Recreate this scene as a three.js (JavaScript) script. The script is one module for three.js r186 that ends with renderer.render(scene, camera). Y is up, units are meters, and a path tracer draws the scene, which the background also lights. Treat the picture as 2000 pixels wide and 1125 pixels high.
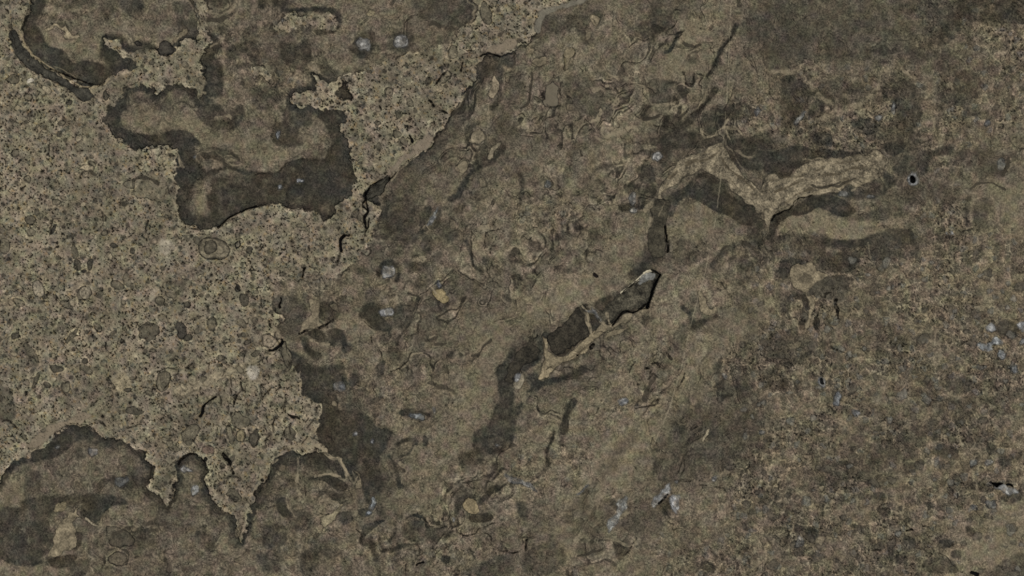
import * as THREE from 'three';

// ------------------------------------------------------------------ camera, sky, sun, exposure
const W_MM = 2000, H_MM = 1125;                       // the part of the slab in view, in millimetres
const scene = new THREE.Scene();
const CAM_H = 3.2;
const camera = new THREE.PerspectiveCamera(2 * Math.atan((H_MM / 2000) / CAM_H) * 180 / Math.PI, 16 / 9, 0.05, 50);
camera.position.set(0, CAM_H, 0);
camera.up.set(0, 0, -1);
camera.lookAt(0, 0, 0);

const SUN_DIR = new THREE.Vector3(0.62, 0.62, -0.42).normalize();   // from the upper right of the picture, through thin overcast
{ // overcast sky
  const w = 128, h = 64, d = new Float32Array(w * h * 4);
  for (let j = 0; j < h; j++) {
    const el = ((j + 0.5) / h - 0.5) * Math.PI, up = Math.max(0, Math.sin(el));
    const lum = el > 0 ? 0.42 + 0.55 * up : 0.16;
    for (let i = 0; i < w; i++) {
      const o = (j * w + i) * 4;
      d[o] = lum * 0.98; d[o + 1] = lum; d[o + 2] = lum * 1.03; d[o + 3] = 1;
    }
  }
  const sky = new THREE.DataTexture(d, w, h, THREE.RGBAFormat, THREE.FloatType);
  sky.mapping = THREE.EquirectangularReflectionMapping;
  sky.magFilter = THREE.LinearFilter;
  sky.needsUpdate = true;
  scene.background = sky;
  scene.environment = sky;
}
const sun = new THREE.DirectionalLight(new THREE.Color(1, 0.965, 0.9), 1.5);
sun.position.copy(SUN_DIR).multiplyScalar(6);
sun.castShadow = true;
sun.shadow.radius = 20;
sun.shadow.mapSize.set(2048, 2048);
Object.assign(sun.shadow.camera, { left: -2.4, right: 2.4, top: 2.4, bottom: -2.4, near: 0.5, far: 14 });
scene.add(sun);

const renderer = new THREE.WebGLRenderer({ antialias: true });
renderer.setSize(1024, 576);
renderer.shadowMap.enabled = true;
renderer.toneMapping = THREE.LinearToneMapping;
renderer.toneMappingExposure = 0.63;
const ALBEDO_GAIN = 1.65;      // the stone's own colour is this much lighter than the dim exposure shows it

// ------------------------------------------------------------------ noise
const clamp = (x, a, b) => x < a ? a : x > b ? b : x;
const sstep = (a, b, x) => { const t = clamp((x - a) / (b - a), 0, 1); return t * t * (3 - 2 * t); };
const lerp = (a, b, t) => a + (b - a) * t;
function hash(ix, iy, s) {
  let h = Math.imul(ix, 374761393) ^ Math.imul(iy, 668265263) ^ Math.imul(s, 1274126177);
  h = Math.imul(h ^ (h >>> 13), 1274126177); h ^= h >>> 16;
  h = Math.imul(h, 2246822519); h ^= h >>> 13;
  return (h >>> 0) / 4294967296;
}
function vn(x, y, s) {
  const ix = Math.floor(x), iy = Math.floor(y), fx = x - ix, fy = y - iy;
  const u = fx * fx * (3 - 2 * fx), v = fy * fy * (3 - 2 * fy);
  const a = hash(ix, iy, s), b = hash(ix + 1, iy, s), c = hash(ix, iy + 1, s), d = hash(ix + 1, iy + 1, s);
  return a + (b - a) * u + (c - a) * v + (a - b - c + d) * u * v;
}
function fbm(x, y, s, n) {
  let t = 0, a = 0.5, k = 0;
  for (let i = 0; i < n; i++) { t += a * vn(x, y, s + i); k += a; a *= 0.5; x = x * 2.03 + 13.7; y = y * 2.03 + 7.1; }
  return t / k;
}
// nearest jittered point: [distance in cells, second distance, id]
const WO = [0, 0, 0, 0, 0];
function worley(x, y, s) {
  const ix = Math.floor(x), iy = Math.floor(y);
  let d1 = 9, d2 = 9, id = 0;
  for (let j = -1; j <= 1; j++) for (let i = -1; i <= 1; i++) {
    const cx = ix + i, cy = iy + j, px = cx + 0.1 + 0.8 * hash(cx, cy, s) - x, py = cy + 0.1 + 0.8 * hash(cx, cy, s + 91) - y;
    const d = px * px + py * py;
    if (d < d1) { d2 = d1; d1 = d; id = hash(cx, cy, s + 7); WO[3] = px; WO[4] = py; } else if (d < d2) d2 = d;
  }
  WO[0] = Math.sqrt(d1); WO[1] = Math.sqrt(d2); WO[2] = id;
  return WO;
}
let seed = 20240611;
const rnd = () => { seed = (seed + 0x6d2b79f5) | 0; let t = Math.imul(seed ^ (seed >>> 15), 1 | seed); t = (t + Math.imul(t ^ (t >>> 7), 61 | t)) ^ t; return ((t ^ (t >>> 14)) >>> 0) / 4294967296; };

// ------------------------------------------------------------------ fields over the slab, one sample per millimetre
const NX = 2048, NY = 1152, OX = -24, OY = -13.5, N = NX * NY;
const R = new Float32Array(N), G = new Float32Array(N), B = new Float32Array(N);   // stone colour, sRGB values
const Z = new Float32Array(N);                                                     // relief in mm
const ID = new Uint16Array(N);                                                     // which piece of the stone
const regions = [{ name: 'stone_body', label: 'smooth mottled brown limestone body of the slab' }];

// "x,y x,y ..." to points
const pts = (s) => s.trim().split(/\s+/).map((p) => p.split(',').map(Number));
function spline(p, closed, sub) {
  const n = p.length, out = [];
  const g = (i) => closed ? p[(i + n) % n] : p[clamp(i, 0, n - 1)];
  for (let i = 0; i < (closed ? n : n - 1); i++) {
    const a = g(i - 1), b = g(i), c = g(i + 1), d = g(i + 2);
    for (let k = 0; k < sub; k++) {
      const t = k / sub, t2 = t * t, t3 = t2 * t;
      out.push([0, 1].map((q) => 0.5 * (2 * b[q] + (c[q] - a[q]) * t + (2 * a[q] - 5 * b[q] + 4 * c[q] - d[q]) * t2 + (3 * b[q] - a[q] - 3 * c[q] + d[q]) * t3)));
    }
  }
  if (!closed) out.push(p[n - 1]);
  return out;
}
function segs(p, closed) {
  const n = p.length, m = closed ? n : n - 1, a = new Float64Array(m * 6);
  for (let i = 0; i < m; i++) {
    const [x0, y0] = p[i], [x1, y1] = p[(i + 1) % n], dx = x1 - x0, dy = y1 - y0;
    a.set([x0, y0, dx, dy, 1 / Math.max(1e-6, dx * dx + dy * dy), i / m], i * 6);
  }
  return a;
}
let ALONG = 0;
function dist(a, x, y, signed) {
  let d = 1e12, inside = false;
  for (let i = 0; i < a.length; i += 6) {
    const px = x - a[i], py = y - a[i + 1], dx = a[i + 2], dy = a[i + 3];
    let t = (px * dx + py * dy) * a[i + 4]; t = t < 0 ? 0 : t > 1 ? 1 : t;
    const qx = px - dx * t, qy = py - dy * t, q = qx * qx + qy * qy;
    if (q < d) { d = q; ALONG = a[i + 5] + t * 6 / a.length; }
    if (signed && (py < 0) !== (py - dy < 0) && px < dx * py / dy) inside = !inside;
  }
  d = Math.sqrt(d);
  return inside ? -d : d;
}
function box(p, pad) {
  let x0 = 1e9, x1 = -1e9, y0 = 1e9, y1 = -1e9;
  for (const [x, y] of p) { x0 = Math.min(x0, x); x1 = Math.max(x1, x); y0 = Math.min(y0, y); y1 = Math.max(y1, y); }
  return [clamp(Math.floor(x0 - pad - OX), 0, NX), clamp(Math.ceil(x1 + pad - OX), 0, NX), clamp(Math.floor(y0 - pad - OY), 0, NY), clamp(Math.ceil(y1 + pad - OY), 0, NY)];
}
function each(p, pad, f) {
  const [i0, i1, j0, j1] = box(p, pad);
  for (let j = j0; j < j1; j++) for (let i = i0; i < i1; i++) f(j * NX + i, i + OX + 0.5, j + OY + 0.5);
}

// ------------------------------------------------------------------ the coarse pale grit: its outline, read off the stone
const GRIT = [
  `-60,-60 66,-60 60,0 50,35 42,62 48,88 65,110 100,137 130,156 165,168 195,167 212,152 235,142 258,136 268,123 245,114 228,104 212,92 203,75 214,76 230,80 238,94 262,97
   275,94 298,96 310,104 326,108 345,94 360,80 378,74 386,62 386,40 380,10 366,-10 366,-60 398,-60 398,-10 402,30 405,60 418,82 405,95 392,105 388,120 398,140 400,160 394,185 392,199 388,190 384,175
   365,167 340,167 318,177 303,187 298,175 285,163 268,165 245,172 230,180 240,190 222,200 206,215 203,232 212,252 228,268 247,286 268,292 300,289 338,290 350,303 340,330 347,350
   348,380 345,402 352,425 372,440 400,447 425,442 448,428 470,416 500,404 530,399 560,404 590,409 618,412 632,428 645,427 658,402 670,390 686,384 692,352 689,325 682,290
   672,262 660,245 678,238 676,223 640,213 612,207 595,212 575,205 568,190 588,177 620,176 650,184 668,197 690,200 692,186 680,172 690,150 720,131 770,114 815,96 860,86 885,75 900,60 925,40
   932,15 924,-10 924,-60 1140,-60 1130,-8 1085,12 1050,40 1045,65 1020,85 990,104 960,108 938,116 926,150 908,180 895,205 875,230 860,255 845,275 835,288 800,316 760,350 728,372 712,388 738,402 735,430 728,460
   720,488 700,506 682,520 660,536 640,552 615,536 585,548 555,545 535,556 532,600 552,622 540,640 530,655 545,668 558,690 572,712 588,740 592,772 612,782 625,797 620,832 626,862 641,884 625,880 600,880 590,886
   570,879 550,882 540,892 520,932 505,952 495,976 485,1006 478,1032 469,1056 462,1048 460,1020 450,1002 430,990 415,981 405,966 402,950 405,920 400,900 385,888 370,886 352,893
   343,911 342,945 335,970 320,988 305,962 288,952 300,930 298,910 285,890 265,875 240,862 205,857 185,845 170,832 145,829 120,840 100,855 75,879 50,894 20,905 -60,916`,
  `548,45 555,29 570,25 582,31 610,25 650,26 657,42 650,57 632,56 612,50 590,51 572,58 545,62 530,50`,
  `607,140 625,150 640,160 650,155 660,155 670,147 680,142 686,148 682,160 670,162 662,172 650,186 635,182 620,182 617,160`,
  `485,132 500,125 520,131 533,146 536,160 516,152 495,146`,
];
const gritSD = new Float32Array(N).fill(60);
{
  // distances on a 2 mm grid, then looked up with a wavering offset so that the edge is ragged as a grain boundary
  const nx = NX / 2, ny = NY / 2, half = new Float32Array(nx * ny).fill(60);
  for (const s of GRIT) {
    const p = spline(pts(s), true, 3), a = segs(p, true), b = box(p, 60);
    for (let j = b[2] >> 1; j < b[3] >> 1; j++) for (let i = b[0] >> 1; i < b[1] >> 1; i++) {
      const d = dist(a, i * 2 + OX + 1, j * 2 + OY + 1, true), o = j * nx + i;
      if (d < half[o]) half[o] = d;
    }
  }
  for (let j = 0; j < NY; j++) for (let i = 0; i < NX; i++) {
    const x = i + (vn(i / 13, j / 13, 3) - 0.5) * 11 + (vn(i / 5, j / 5, 4) - 0.5) * 6.5 + (vn(i / 2.4, j / 2.4, 7) - 0.5) * 2.5, y = j + (vn(i / 13, j / 13, 5) - 0.5) * 11 + (vn(i / 5, j / 5, 6) - 0.5) * 6.5 + (vn(i / 2.4, j / 2.4, 8) - 0.5) * 2.5;
    const u = clamp(x / 2 - 0.5, 0, nx - 1.01), v = clamp(y / 2 - 0.5, 0, ny - 1.01), iu = u | 0, iv = v | 0, fu = u - iu, fv = v - iv, o = iv * nx + iu;
    gritSD[j * NX + i] = lerp(lerp(half[o], half[o + 1], fu), lerp(half[o + nx], half[o + nx + 1], fu), fv);
  }
}
regions.push({ name: 'grit_bed', label: 'coarse pale gritty bed pitted with dark specks' });

// ------------------------------------------------------------------ soft patches: how dark, how mottled, how shelly each place is
const DK = new Float32Array(N), LT = new Float32Array(N), MOT = new Float32Array(N), HSH = new Float32Array(N), DKG = new Float32Array(N), RIM = new Float32Array(N);
// stroke: points, full width, softness, strength; where: 'in' only on smooth stone, 'grit' only on grit
function stroke(F, s, w, soft, a, o = {}) {
  const raw = pts(s), p = raw.length > 1 ? spline(raw, !!o.fill, 5) : [raw[0], [raw[0][0] + 0.1, raw[0][1]]], q = segs(p, !!o.fill), rough = o.rough ?? 0.55, sd = (o.seed ?? 0) + 40;
  each(p, w / 2 + soft + w * rough * 0.5 + 6, (k, x, y) => {
    let d = dist(q, x, y, !!o.fill) + (fbm(x / 26, y / 26, sd, 3) - 0.5) * (w + soft) * rough * 1.3 + (vn(x / 5, y / 5, sd + 9) - 0.5) * Math.min(6, soft);
    if (o.taper) w2 = w * (1 - o.taper * ALONG); else w2 = w;
    let v = a * (1 - sstep(w2 / 2 - soft, w2 / 2 + soft, d));
    if (v <= 0) return;
    if (o.on === 'in') v *= sstep(-1, 2.5, gritSD[k]); else if (o.on === 'grit') v *= sstep(1, -2, gritSD[k]);
    F[k] = 1 - (1 - F[k]) * (1 - v);
  });
}
let w2 = 0;
const dark = (s, w, soft, a, o) => stroke(DK, s, w, soft, a * 0.3, { on: 'in', ...o });
const light = (s, w, soft, a, o) => stroke(LT, s, w, soft, a * 0.6, { on: 'in', ...o });

// upper left lobe
dark('66,-20 56,30 50,66 62,96 92,124 128,148 168,162 200,158', 46, 14, 0.75);
dark('150,118 175,140 200,148', 40, 18, 0.6);
dark('78,-10 68,40 70,80', 26, 14, 0.5);
dark('262,108 240,108 222,98', 16, 7, 0.6);
dark('232,0 258,8 275,25', 34, 14, 0.7);
dark('205,95 198,72', 12, 6, 0.4);
dark('310,0 330,30 345,60', 24, 14, 0.35);
dark('368,10 376,40', 16, 8, 0.5);
light('120,85 160,100 190,110', 46, 22, 0.5);
light('190,40 220,60', 40, 20, 0.3);
// bone-shaped lobe and the brown band above it
dark('208,232 222,258 250,280 290,286 342,284', 42, 12, 0.85);
dark('232,190 222,206 212,226', 26, 10, 0.55);
dark('340,262 362,285 364,330 358,370 360,405 385,432 425,428', 40, 11, 0.9);
dark('300,185 325,176 355,172 384,184 394,206', 20, 7, 0.65);
dark('398,104 412,126 418,156 404,190', 26, 9, 0.75);
dark('425,430 455,408 500,385 560,372 620,360 672,350', 80, 20, 0.8);
dark('650,232 664,262 674,300 680,350 670,385 640,415', 44, 12, 0.75);
dark('390,344 430,347 470,340 510,342 545,330 585,314 630,300', 14, 6, 0.75, { rough: 0.3 });
dark('612,210 640,218 672,228', 26, 9, 0.8);
dark('408,232 430,245 470,235', 34, 14, 0.45);
dark('520,275 540,258 575,240 600,230', 44, 16, 0.6);
dark('520,180 550,190 570,215', 40, 18, 0.3);
dark('392,298 412,292 445,300 470,316 490,328', 18, 8, 0.45);
light('260,225 300,240 350,245 400,275 450,285 500,300 560,295 610,260', 40, 18, 0.6);
light('375,410 395,390 400,372', 26, 10, 0.7);
light('440,378 470,360 520,352', 18, 9, 0.5);
dark('585,345 600,352', 40, 16, 0.3);
dark('430,30 440,10', 60, 20, 0.25);
dark('560,95 600,110 640,105', 70, 24, 0.35);
dark('480,160 540,120', 40, 20, 0.35);
dark('640,20 656,35', 18, 8, 0.6);
dark('655,180 678,182 688,194', 26, 7, 0.5, { on: '' });
dark('700,85', 52, 14, 0.55);
dark('780,72', 56, 16, 0.45);
dark('820,50 880,40 920,20', 60, 26, 0.35);
dark('500,20 560,5', 30, 16, 0.3);
light('700,30 800,20', 60, 30, 0.2);
// long olive brown strip
dark('930,130 905,215 850,290 790,340 775,420 780,480', 80, 40, 0.35);
dark('962,118 968,135', 40, 16, 0.5);
dark('1000,112 1012,135', 22, 9, 0.5);
dark('985,150 980,200 985,240', 34, 16, 0.35);
dark('1000,255 985,310 955,340 925,370 905,395 880,425', 14, 7, 0.5);
dark('900,260 875,330 850,380', 20, 10, 0.25);
dark('838,420 830,450', 26, 10, 0.5);
dark('1100,40 1150,30', 50, 24, 0.35);
dark('1160,60 1150,90 1120,100', 30, 14, 0.45);
dark('1060,140 1050,180', 40, 20, 0.3);
light('1280,110 1330,120', 120, 50, 0.3);
dark('1415,90 1395,135 1372,170 1345,150', 10, 5, 0.7, { rough: 0.3 });
dark('1400,160 1380,195 1350,225 1320,250', 12, 6, 0.55, { rough: 0.4 });
// upper right dark smooth field
dark('1530,40 1620,70 1720,80 1800,60', 150, 50, 0.42);
dark('1480,10 1600,10 1800,5', 60, 30, 0.25);
dark('1440,180 1500,190', 90, 34, 0.3);
dark('1545,165 1562,200 1545,240', 56, 14, 0.6);
dark('1640,170 1660,205', 70, 26, 0.4);
dark('1765,160 1770,215 1765,270', 64, 20, 0.75);
dark('1745,290 1790,300', 60, 22, 0.55);
dark('1835,60 1845,140', 40, 18, 0.6);
dark('1870,20 1930,30 1990,15', 60, 22, 0.6);
dark('1960,90 1890,140', 60, 30, 0.25);
dark('1270,300 1300,268 1340,255 1400,240 1430,215', 40, 16, 0.65);
dark('1285,275 1320,290 1390,275', 30, 12, 0.5);
dark('1425,280 1445,315 1475,335 1500,325 1520,305', 54, 14, 0.75);
dark('1520,310 1570,298 1630,292 1680,298', 22, 9, 0.7);
dark('1440,270 1480,290 1520,280', 30, 12, 0.5);
dark('1600,260 1660,270 1720,280', 50, 22, 0.35);
dark('1745,345 1780,370 1740,385', 50, 22, 0.45);
dark('1850,230 1880,300 1830,330', 70, 30, 0.3);
// under the pale vein
dark('1295,400 1320,375 1350,360 1388,352 1415,372 1445,398 1478,420 1490,452 1494,480', 44, 13, 0.8);
dark('1465,440 1480,470', 14, 6, 0.55);
dark('1500,470 1508,442 1530,416 1565,398 1600,392 1640,400 1690,396 1750,386 1790,378', 26, 8, 0.85);
dark('1600,400 1650,402', 20, 7, 0.6);
light('1380,405 1350,420 1400,440', 50, 20, 0.45);
light('1560,425 1600,420 1650,440 1700,452 1770,448', 40, 12, 0.95, { rough: 0.35 });
dark('1500,482 1540,482 1600,490 1680,486 1760,466 1800,450', 40, 16, 0.5);
dark('1560,510 1620,505 1700,500', 30, 12, 0.4);
dark('1385,545 1420,500 1460,480 1490,500', 16, 8, 0.45);
light('1250,440 1230,480', 50, 22, 0.25);
// dark lens chain through the middle
dark('1288,400 1286,450 1276,495 1245,525', 40, 7, 0.8);
dark('1250,520 1205,560', 22, 14, 0.35);
dark('1140,600 1160,600 1150,640 1118,668 1088,684 1070,660 1100,625', 10, 9, 0.85, { fill: true, rough: 0.2 });
dark('1170,600 1200,585 1200,620 1175,640 1155,625', 8, 7, 0.8, { fill: true, rough: 0.2 });
dark('1050,655 1020,690 998,722 986,752 988,790 980,815', 44, 14, 0.85);
dark('985,810 965,845 938,872 908,900', 46, 20, 0.7);
dark('1200,645 1170,665 1140,690', 16, 8, 0.35);
dark('1165,715 1110,735 1060,760 1030,785 1005,805', 15, 6, 0.7, { rough: 0.35 });
dark('1010,815 1050,822 1090,825', 10, 5, 0.5);
dark('1105,800 1098,825 1095,850', 22, 7, 0.6);
dark('1080,850 1068,880', 14, 6, 0.6);
light('960,620 1050,590 1120,560', 60, 30, 0.45);
light('900,760 940,720 960,680', 40, 24, 0.35);
light('1180,820 1240,760 1330,700 1400,680', 80, 36, 0.45);
dark('1365,590 1380,625 1395,640', 36, 12, 0.65);
dark('1400,620 1440,610', 26, 12, 0.4);
dark('1420,650 1400,700 1380,740 1330,790', 30, 16, 0.35);
dark('1290,880 1320,830 1400,770 1470,735 1492,790 1475,870 1420,925 1340,942 1295,925', 20, 26, 0.9, { fill: true, rough: 0.3 });
light('1150,990 1200,930 1250,870 1300,820', 70, 30, 0.4);
dark('1140,1040 1180,1010', 60, 26, 0.3);
light('1200,1100 1300,1080', 80, 40, 0.3);
// left of the middle: lobes under the grit
dark('600,740 632,770 648,810 690,845 730,875 738,920 728,985', 74, 20, 0.8);
dark('690,840 720,860 745,850', 50, 18, 0.5);
dark('630,720 660,735', 60, 20, 0.55);
dark('545,560 590,575 595,640 555,640', 10, 10, 0.4, { fill: true });
dark('620,590 650,600 640,630', 40, 16, 0.55);
dark('605,655 625,675 645,680', 26, 8, 0.75);
dark('680,660 665,680', 40, 18, 0.45);
dark('712,590 730,615 745,640', 34, 14, 0.6);
dark('755,525', 56, 18, 0.5);
dark('790,660 800,630 812,595', 12, 6, 0.45);
dark('775,690 775,720', 30, 16, 0.3);
dark('790,805 815,800', 40, 14, 0.45);
dark('770,880 790,950', 24, 12, 0.4);
dark('690,500 720,560', 40, 20, 0.25);
// lower left
dark('-30,912 25,906 75,886 110,856 150,838 180,852 220,866 262,882 292,910 296,935 282,955', 40, 10, 0.8);
dark('85,890 115,865 140,855', 34, 10, 0.6);
dark('215,930 250,945 285,940', 40, 16, 0.45);
dark('40,950 80,960 110,980 60,990 30,1010 80,1050 60,1075 20,1060 -10,1040', 20, 22, 0.55, { fill: true, rough: 0.4 });
dark('165,980 200,972 240,975', 34, 10, 0.75);
dark('190,1000 180,1015', 30, 10, 0.65);
dark('290,960 305,980 318,998', 22, 9, 0.6);
dark('346,960 350,910 370,896 394,906 401,935 404,968 430,988 452,1012 464,1040', 32, 9, 0.8);
dark('542,895 524,936 506,962 494,995 482,1030 470,1062', 20, 7, 0.8);
dark('560,888 600,884 640,892', 20, 9, 0.6);
dark('590,890 585,930 560,960', 30, 16, 0.35);
dark('608,932 645,930 672,945 690,960', 15, 5, 0.75, { rough: 0.3 });
dark('660,890 690,925 705,950', 26, 12, 0.5);
dark('540,980 560,1000 565,1010', 16, 6, 0.6);
dark('635,955 660,970 680,965', 18, 8, 0.5);
dark('250,1020 300,1030 340,1000', 50, 24, 0.45);
dark('430,960 440,1000', 30, 16, 0.3);
dark('460,1040 455,1065', 18, 7, 0.55);
dark('520,1050 560,1030', 40, 18, 0.45);
dark('620,1060 605,1110', 40, 18, 0.5);
dark('100,1095 150,1100', 40, 14, 0.5);
dark('700,1010 712,1050 735,1035 760,1025', 14, 6, 0.5);
dark('715,1045 732,1085', 14, 6, 0.5);
dark('800,1020 830,1030 860,1035', 26, 9, 0.45);
dark('920,1012 945,1008', 26, 7, 0.5);
dark('900,975 920,962 945,965', 22, 9, 0.45);
dark('1010,985 1020,1005', 34, 14, 0.4);
dark('960,1010 1000,1080', 40, 20, 0.2);
light('0,950 10,990', 40, 14, 0.8);
light('810,960 860,930 880,880', 60, 30, 0.4);
light('30,1105 250,1110', 30, 14, 0.3);
// right side
dark('1640,880 1720,850 1760,820', 130, 50, 0.4);
dark('1900,860 1980,800', 80, 36, 0.3);
dark('1700,640 1620,700', 90, 40, 0.2);
dark('1630,960 1700,990', 60, 26, 0.35);
dark('1830,1050 1760,1080 1730,1040', 60, 22, 0.45);
dark('1960,970 1990,960', 30, 12, 0.4);
light('1930,390 1990,440', 100, 30, 0.6);
light('1960,270 1930,330', 70, 30, 0.45);
light('1940,1010 1990,1060 1900,1090', 90, 30, 0.6);
light('1900,560 1960,560', 120, 50, 0.35);
dark('1900,400 1915,430', 40, 14, 0.4);

// the dark rim that the smooth stone has against the grit: where, and how wide in mm
function rim(w, s) {
  const p = spline(pts(s), false, 4), q = segs(p, false);
  each(p, 80, (k, x, y) => { const v = w * (1 - sstep(44, 78, dist(q, x, y, false))); if (v > RIM[k]) RIM[k] = v; });
}
rim(22, '62,0 50,35 42,62 65,110 130,156');
rim(30, '130,156 165,168 200,163');
rim(12, '235,142 268,123 245,114');
rim(20, '230,182 203,232');
rim(27, '206,240 228,268 268,292 340,290');
rim(28, '347,320 345,402 372,440 425,442');
rim(20, '448,428 500,404 560,404 632,428');
rim(24, '660,400 690,350 676,270');
rim(15, '612,207 676,223');
rim(10, '285,163 300,187 340,168 392,199');
rim(16, '388,120 400,160 394,185');
rim(13, '-40,912 50,894 100,855');
rim(20, '100,855 145,829 185,845');
rim(14, '205,857 265,875 300,910 290,950');
rim(13, '320,985 343,911 372,886 402,905 405,965 450,1000 468,1050');
rim(13, '470,1050 495,975 540,892');
rim(11, '550,882 600,880 641,884');
rim(34, '590,745 622,800 641,884');
rim(6, '950,112 900,200 835,285');

// mottled and shelly grounds
const mottle = (s, w, soft, a, o) => stroke(MOT, s, w, soft, a, o);
mottle('1540,540 1600,620 1560,700 1640,760 1700,640 1800,520 1900,500 1960,600 1900,720 1800,800 1900,900', 190, 80, 0.85);
mottle('1500,980 1650,1000 1800,1030 1850,960', 190, 80, 0.8);
mottle('1480,220 1600,190 1720,180 1700,250 1600,270 1800,250 1840,310', 80, 36, 1);
mottle('1560,155 1600,150', 30, 12, 0.9);
mottle('1860,20 1960,60 1960,160 1900,240', 130, 50, 0.8);
mottle('500,1040 700,1070 900,1090 1150,1100', 80, 40, 0.5);
mottle('1480,740 1520,860', 90, 40, 0.6);
mottle('640,560 660,700 760,780', 110, 50, 0.55);
mottle('560,110 470,60 420,120', 90, 40, 0.5);
mottle('1250,700 1300,750 1200,830', 110, 60, 0.4);
const shelly = (s, w, soft, a, o) => stroke(HSH, s, w, soft, a, o);
shelly('920,420 980,520 880,560 820,560', 150, 70, 0.9);
shelly('1080,460 1150,420 1120,500', 120, 60, 0.7);
shelly('1250,740 1200,820 1050,870 880,980 850,1040', 150, 70, 0.75);
shelly('1020,180 1120,220 1200,240', 120, 60, 0.7);
shelly('700,700 760,760 830,700', 120, 60, 0.6);
shelly('480,950 620,980 560,1040', 120, 50, 0.5);
shelly('460,70 560,140 500,180', 110, 50, 0.6);
shelly('1400,520 1440,560', 110, 40, 0.7);

// ------------------------------------------------------------------ what is seen in each part of the stone, in quarter millimetres from the part's corner
// f dark field, h dark field with a crisp edge, g dark on any ground, d dark band, l pale band, L pale field, m mottled field, q mottled band, s shelly field,
// P pale patch, X crystal, b brown line, k black line, p pale thread
const later = [];
function part(x0, y0, text) {
  for (const row of text.trim().split('\n')) {
    const [head, tail] = row.split('|'), [cmd, a, w] = head.trim().split(/\s+/), A = Number(a), Wd = Number(w);
    const s = tail.trim().split(/\s+/).map((q) => { const [x, y] = q.split(',').map(Number); return (x0 + x / 4).toFixed(2) + ',' + (y0 + y / 4).toFixed(2); }).join(' ');
    if (cmd === 'f') stroke(DK, s, 3, (Wd || 5) * 0.75, Math.min(0.97, A * 1.2), { fill: true, rough: 0.7, on: 'in', seed: 3 });
    else if (cmd === 'h') stroke(DK, s, 1, 1.6, A, { fill: true, rough: 0.8, seed: 5 });
    else if (cmd === 'g') stroke(DKG, s, w ? Wd : 3, w ? Wd * 0.25 : 2.5, A, { fill: !w, rough: 0.6, seed: 7 });
    else if (cmd === 'd') stroke(DK, s, Wd, Wd * 0.22 + 1, Math.min(0.97, A * 1.5), { rough: 0.4, on: 'in', seed: 9 });
    else if (cmd === 'l') stroke(LT, s, Wd, Wd * 0.35 + 1, A, { rough: 0.5, on: 'in', seed: 11 });
    else if (cmd === 'L') stroke(LT, s, 6, 7, A, { fill: true, rough: 0.6, on: 'in', seed: 13 });
    else if (cmd === 'm') stroke(MOT, s, 10, 14, A, { fill: true, rough: 0.8, seed: 15 });
    else if (cmd === 'q') stroke(MOT, s, Wd, Wd * 0.3, A, { rough: 0.6, seed: 17 });
    else if (cmd === 's') stroke(HSH, s, 20, 24, A, { fill: true, rough: 0.6, seed: 19 });
    else later.push([cmd, A, Wd, s]);
  }
}
part(0, 0, `
f .55|930,0 1100,0 1120,60 1070,140 1010,130 960,60
f .35|780,0 900,0 860,120 800,100
f .35|1350,30 1480,20 1480,110 1400,130
f .45|1380,160 1540,170 1540,290 1490,310 1440,200 1400,230
f .4|430,0 720,0 700,60 450,50
f .85 4|250,-40 330,-40 330,80 270,160 310,260 370,350 480,400 560,500 640,480 760,500 850,580 820,650 700,665 560,610 430,520 280,420 190,310 160,250 190,150
l .55 30|430,330 650,350 800,420
l .3 26|900,180 1100,250
f .55|800,270 860,300 870,400 1000,480 1070,490 1040,540 940,550 860,450 820,360
g .7|1050,345 1160,375 1130,405 1070,385
P .8|1425,170 1440,220 1460,215 1465,260 1400,310 1380,330 1400,270 1430,240
p .45 4|1460,0 1520,60 1560,150 1570,300
p .45 3|1500,0 1560,60 1600,150
b .45 3|1480,0 1540,80 1560,200
b .5 3|1600,0 1640,70 1720,95 1780,60 1780,0
p .5 3|1580,0 1620,80 1710,110 1800,80 1850,0
p .45 3|1890,0 1850,90
f .5|1620,-20 1770,-20 1740,50 1680,60
b .5 5|1580,150 1700,155 1800,120
f .7 4|1545,420 1620,400 1700,480 1740,600 1720,740 1640,740 1620,690 1600,600 1560,500
p .5 5|1640,370 1700,330 1750,280
b .5 3|1660,380 1720,340
f .6|1460,690 1560,690 1610,750 1600,820 1540,780 1480,740
f .35|1200,740 1330,790 1320,850 1220,840
f .55|1560,880 1700,830 1780,880 1880,820 1900,900 1820,1010 1720,1000 1600,960
f .3|1520,760 1640,780 1720,880 1620,900
p .5 5|1700,920 1760,910 1800,920
f .9 4|1340,1020 1480,1040 1520,1150 900,1150 860,1040 810,960 820,880 920,800 980,830 930,900 960,1000 1060,1050 1200,1060
L .5|1030,900 1250,860 1500,930 1650,1040 1900,1060 2000,1124 1560,1124 1500,1040 1340,1000 1080,1020 980,960
k .6 2|240,0 200,150 165,240
k .75 2.5|390,540 560,600 700,660 800,665
k .55 2|160,480 280,580 450,650 560,730 650,790
k .5 2|90,170 95,280 130,380
k .5 2.5|920,710 1000,680 1080,640
f .4|1900,250 2000,200 2000,330 1920,330
k .5 2|1950,190 1980,250 1920,270
f .45|1780,380 1990,330 2000,470 1900,420 1800,470
p .5 3|1930,540 1990,580
f .4|1700,200 1790,250 1780,330 1730,260
`);
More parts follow.
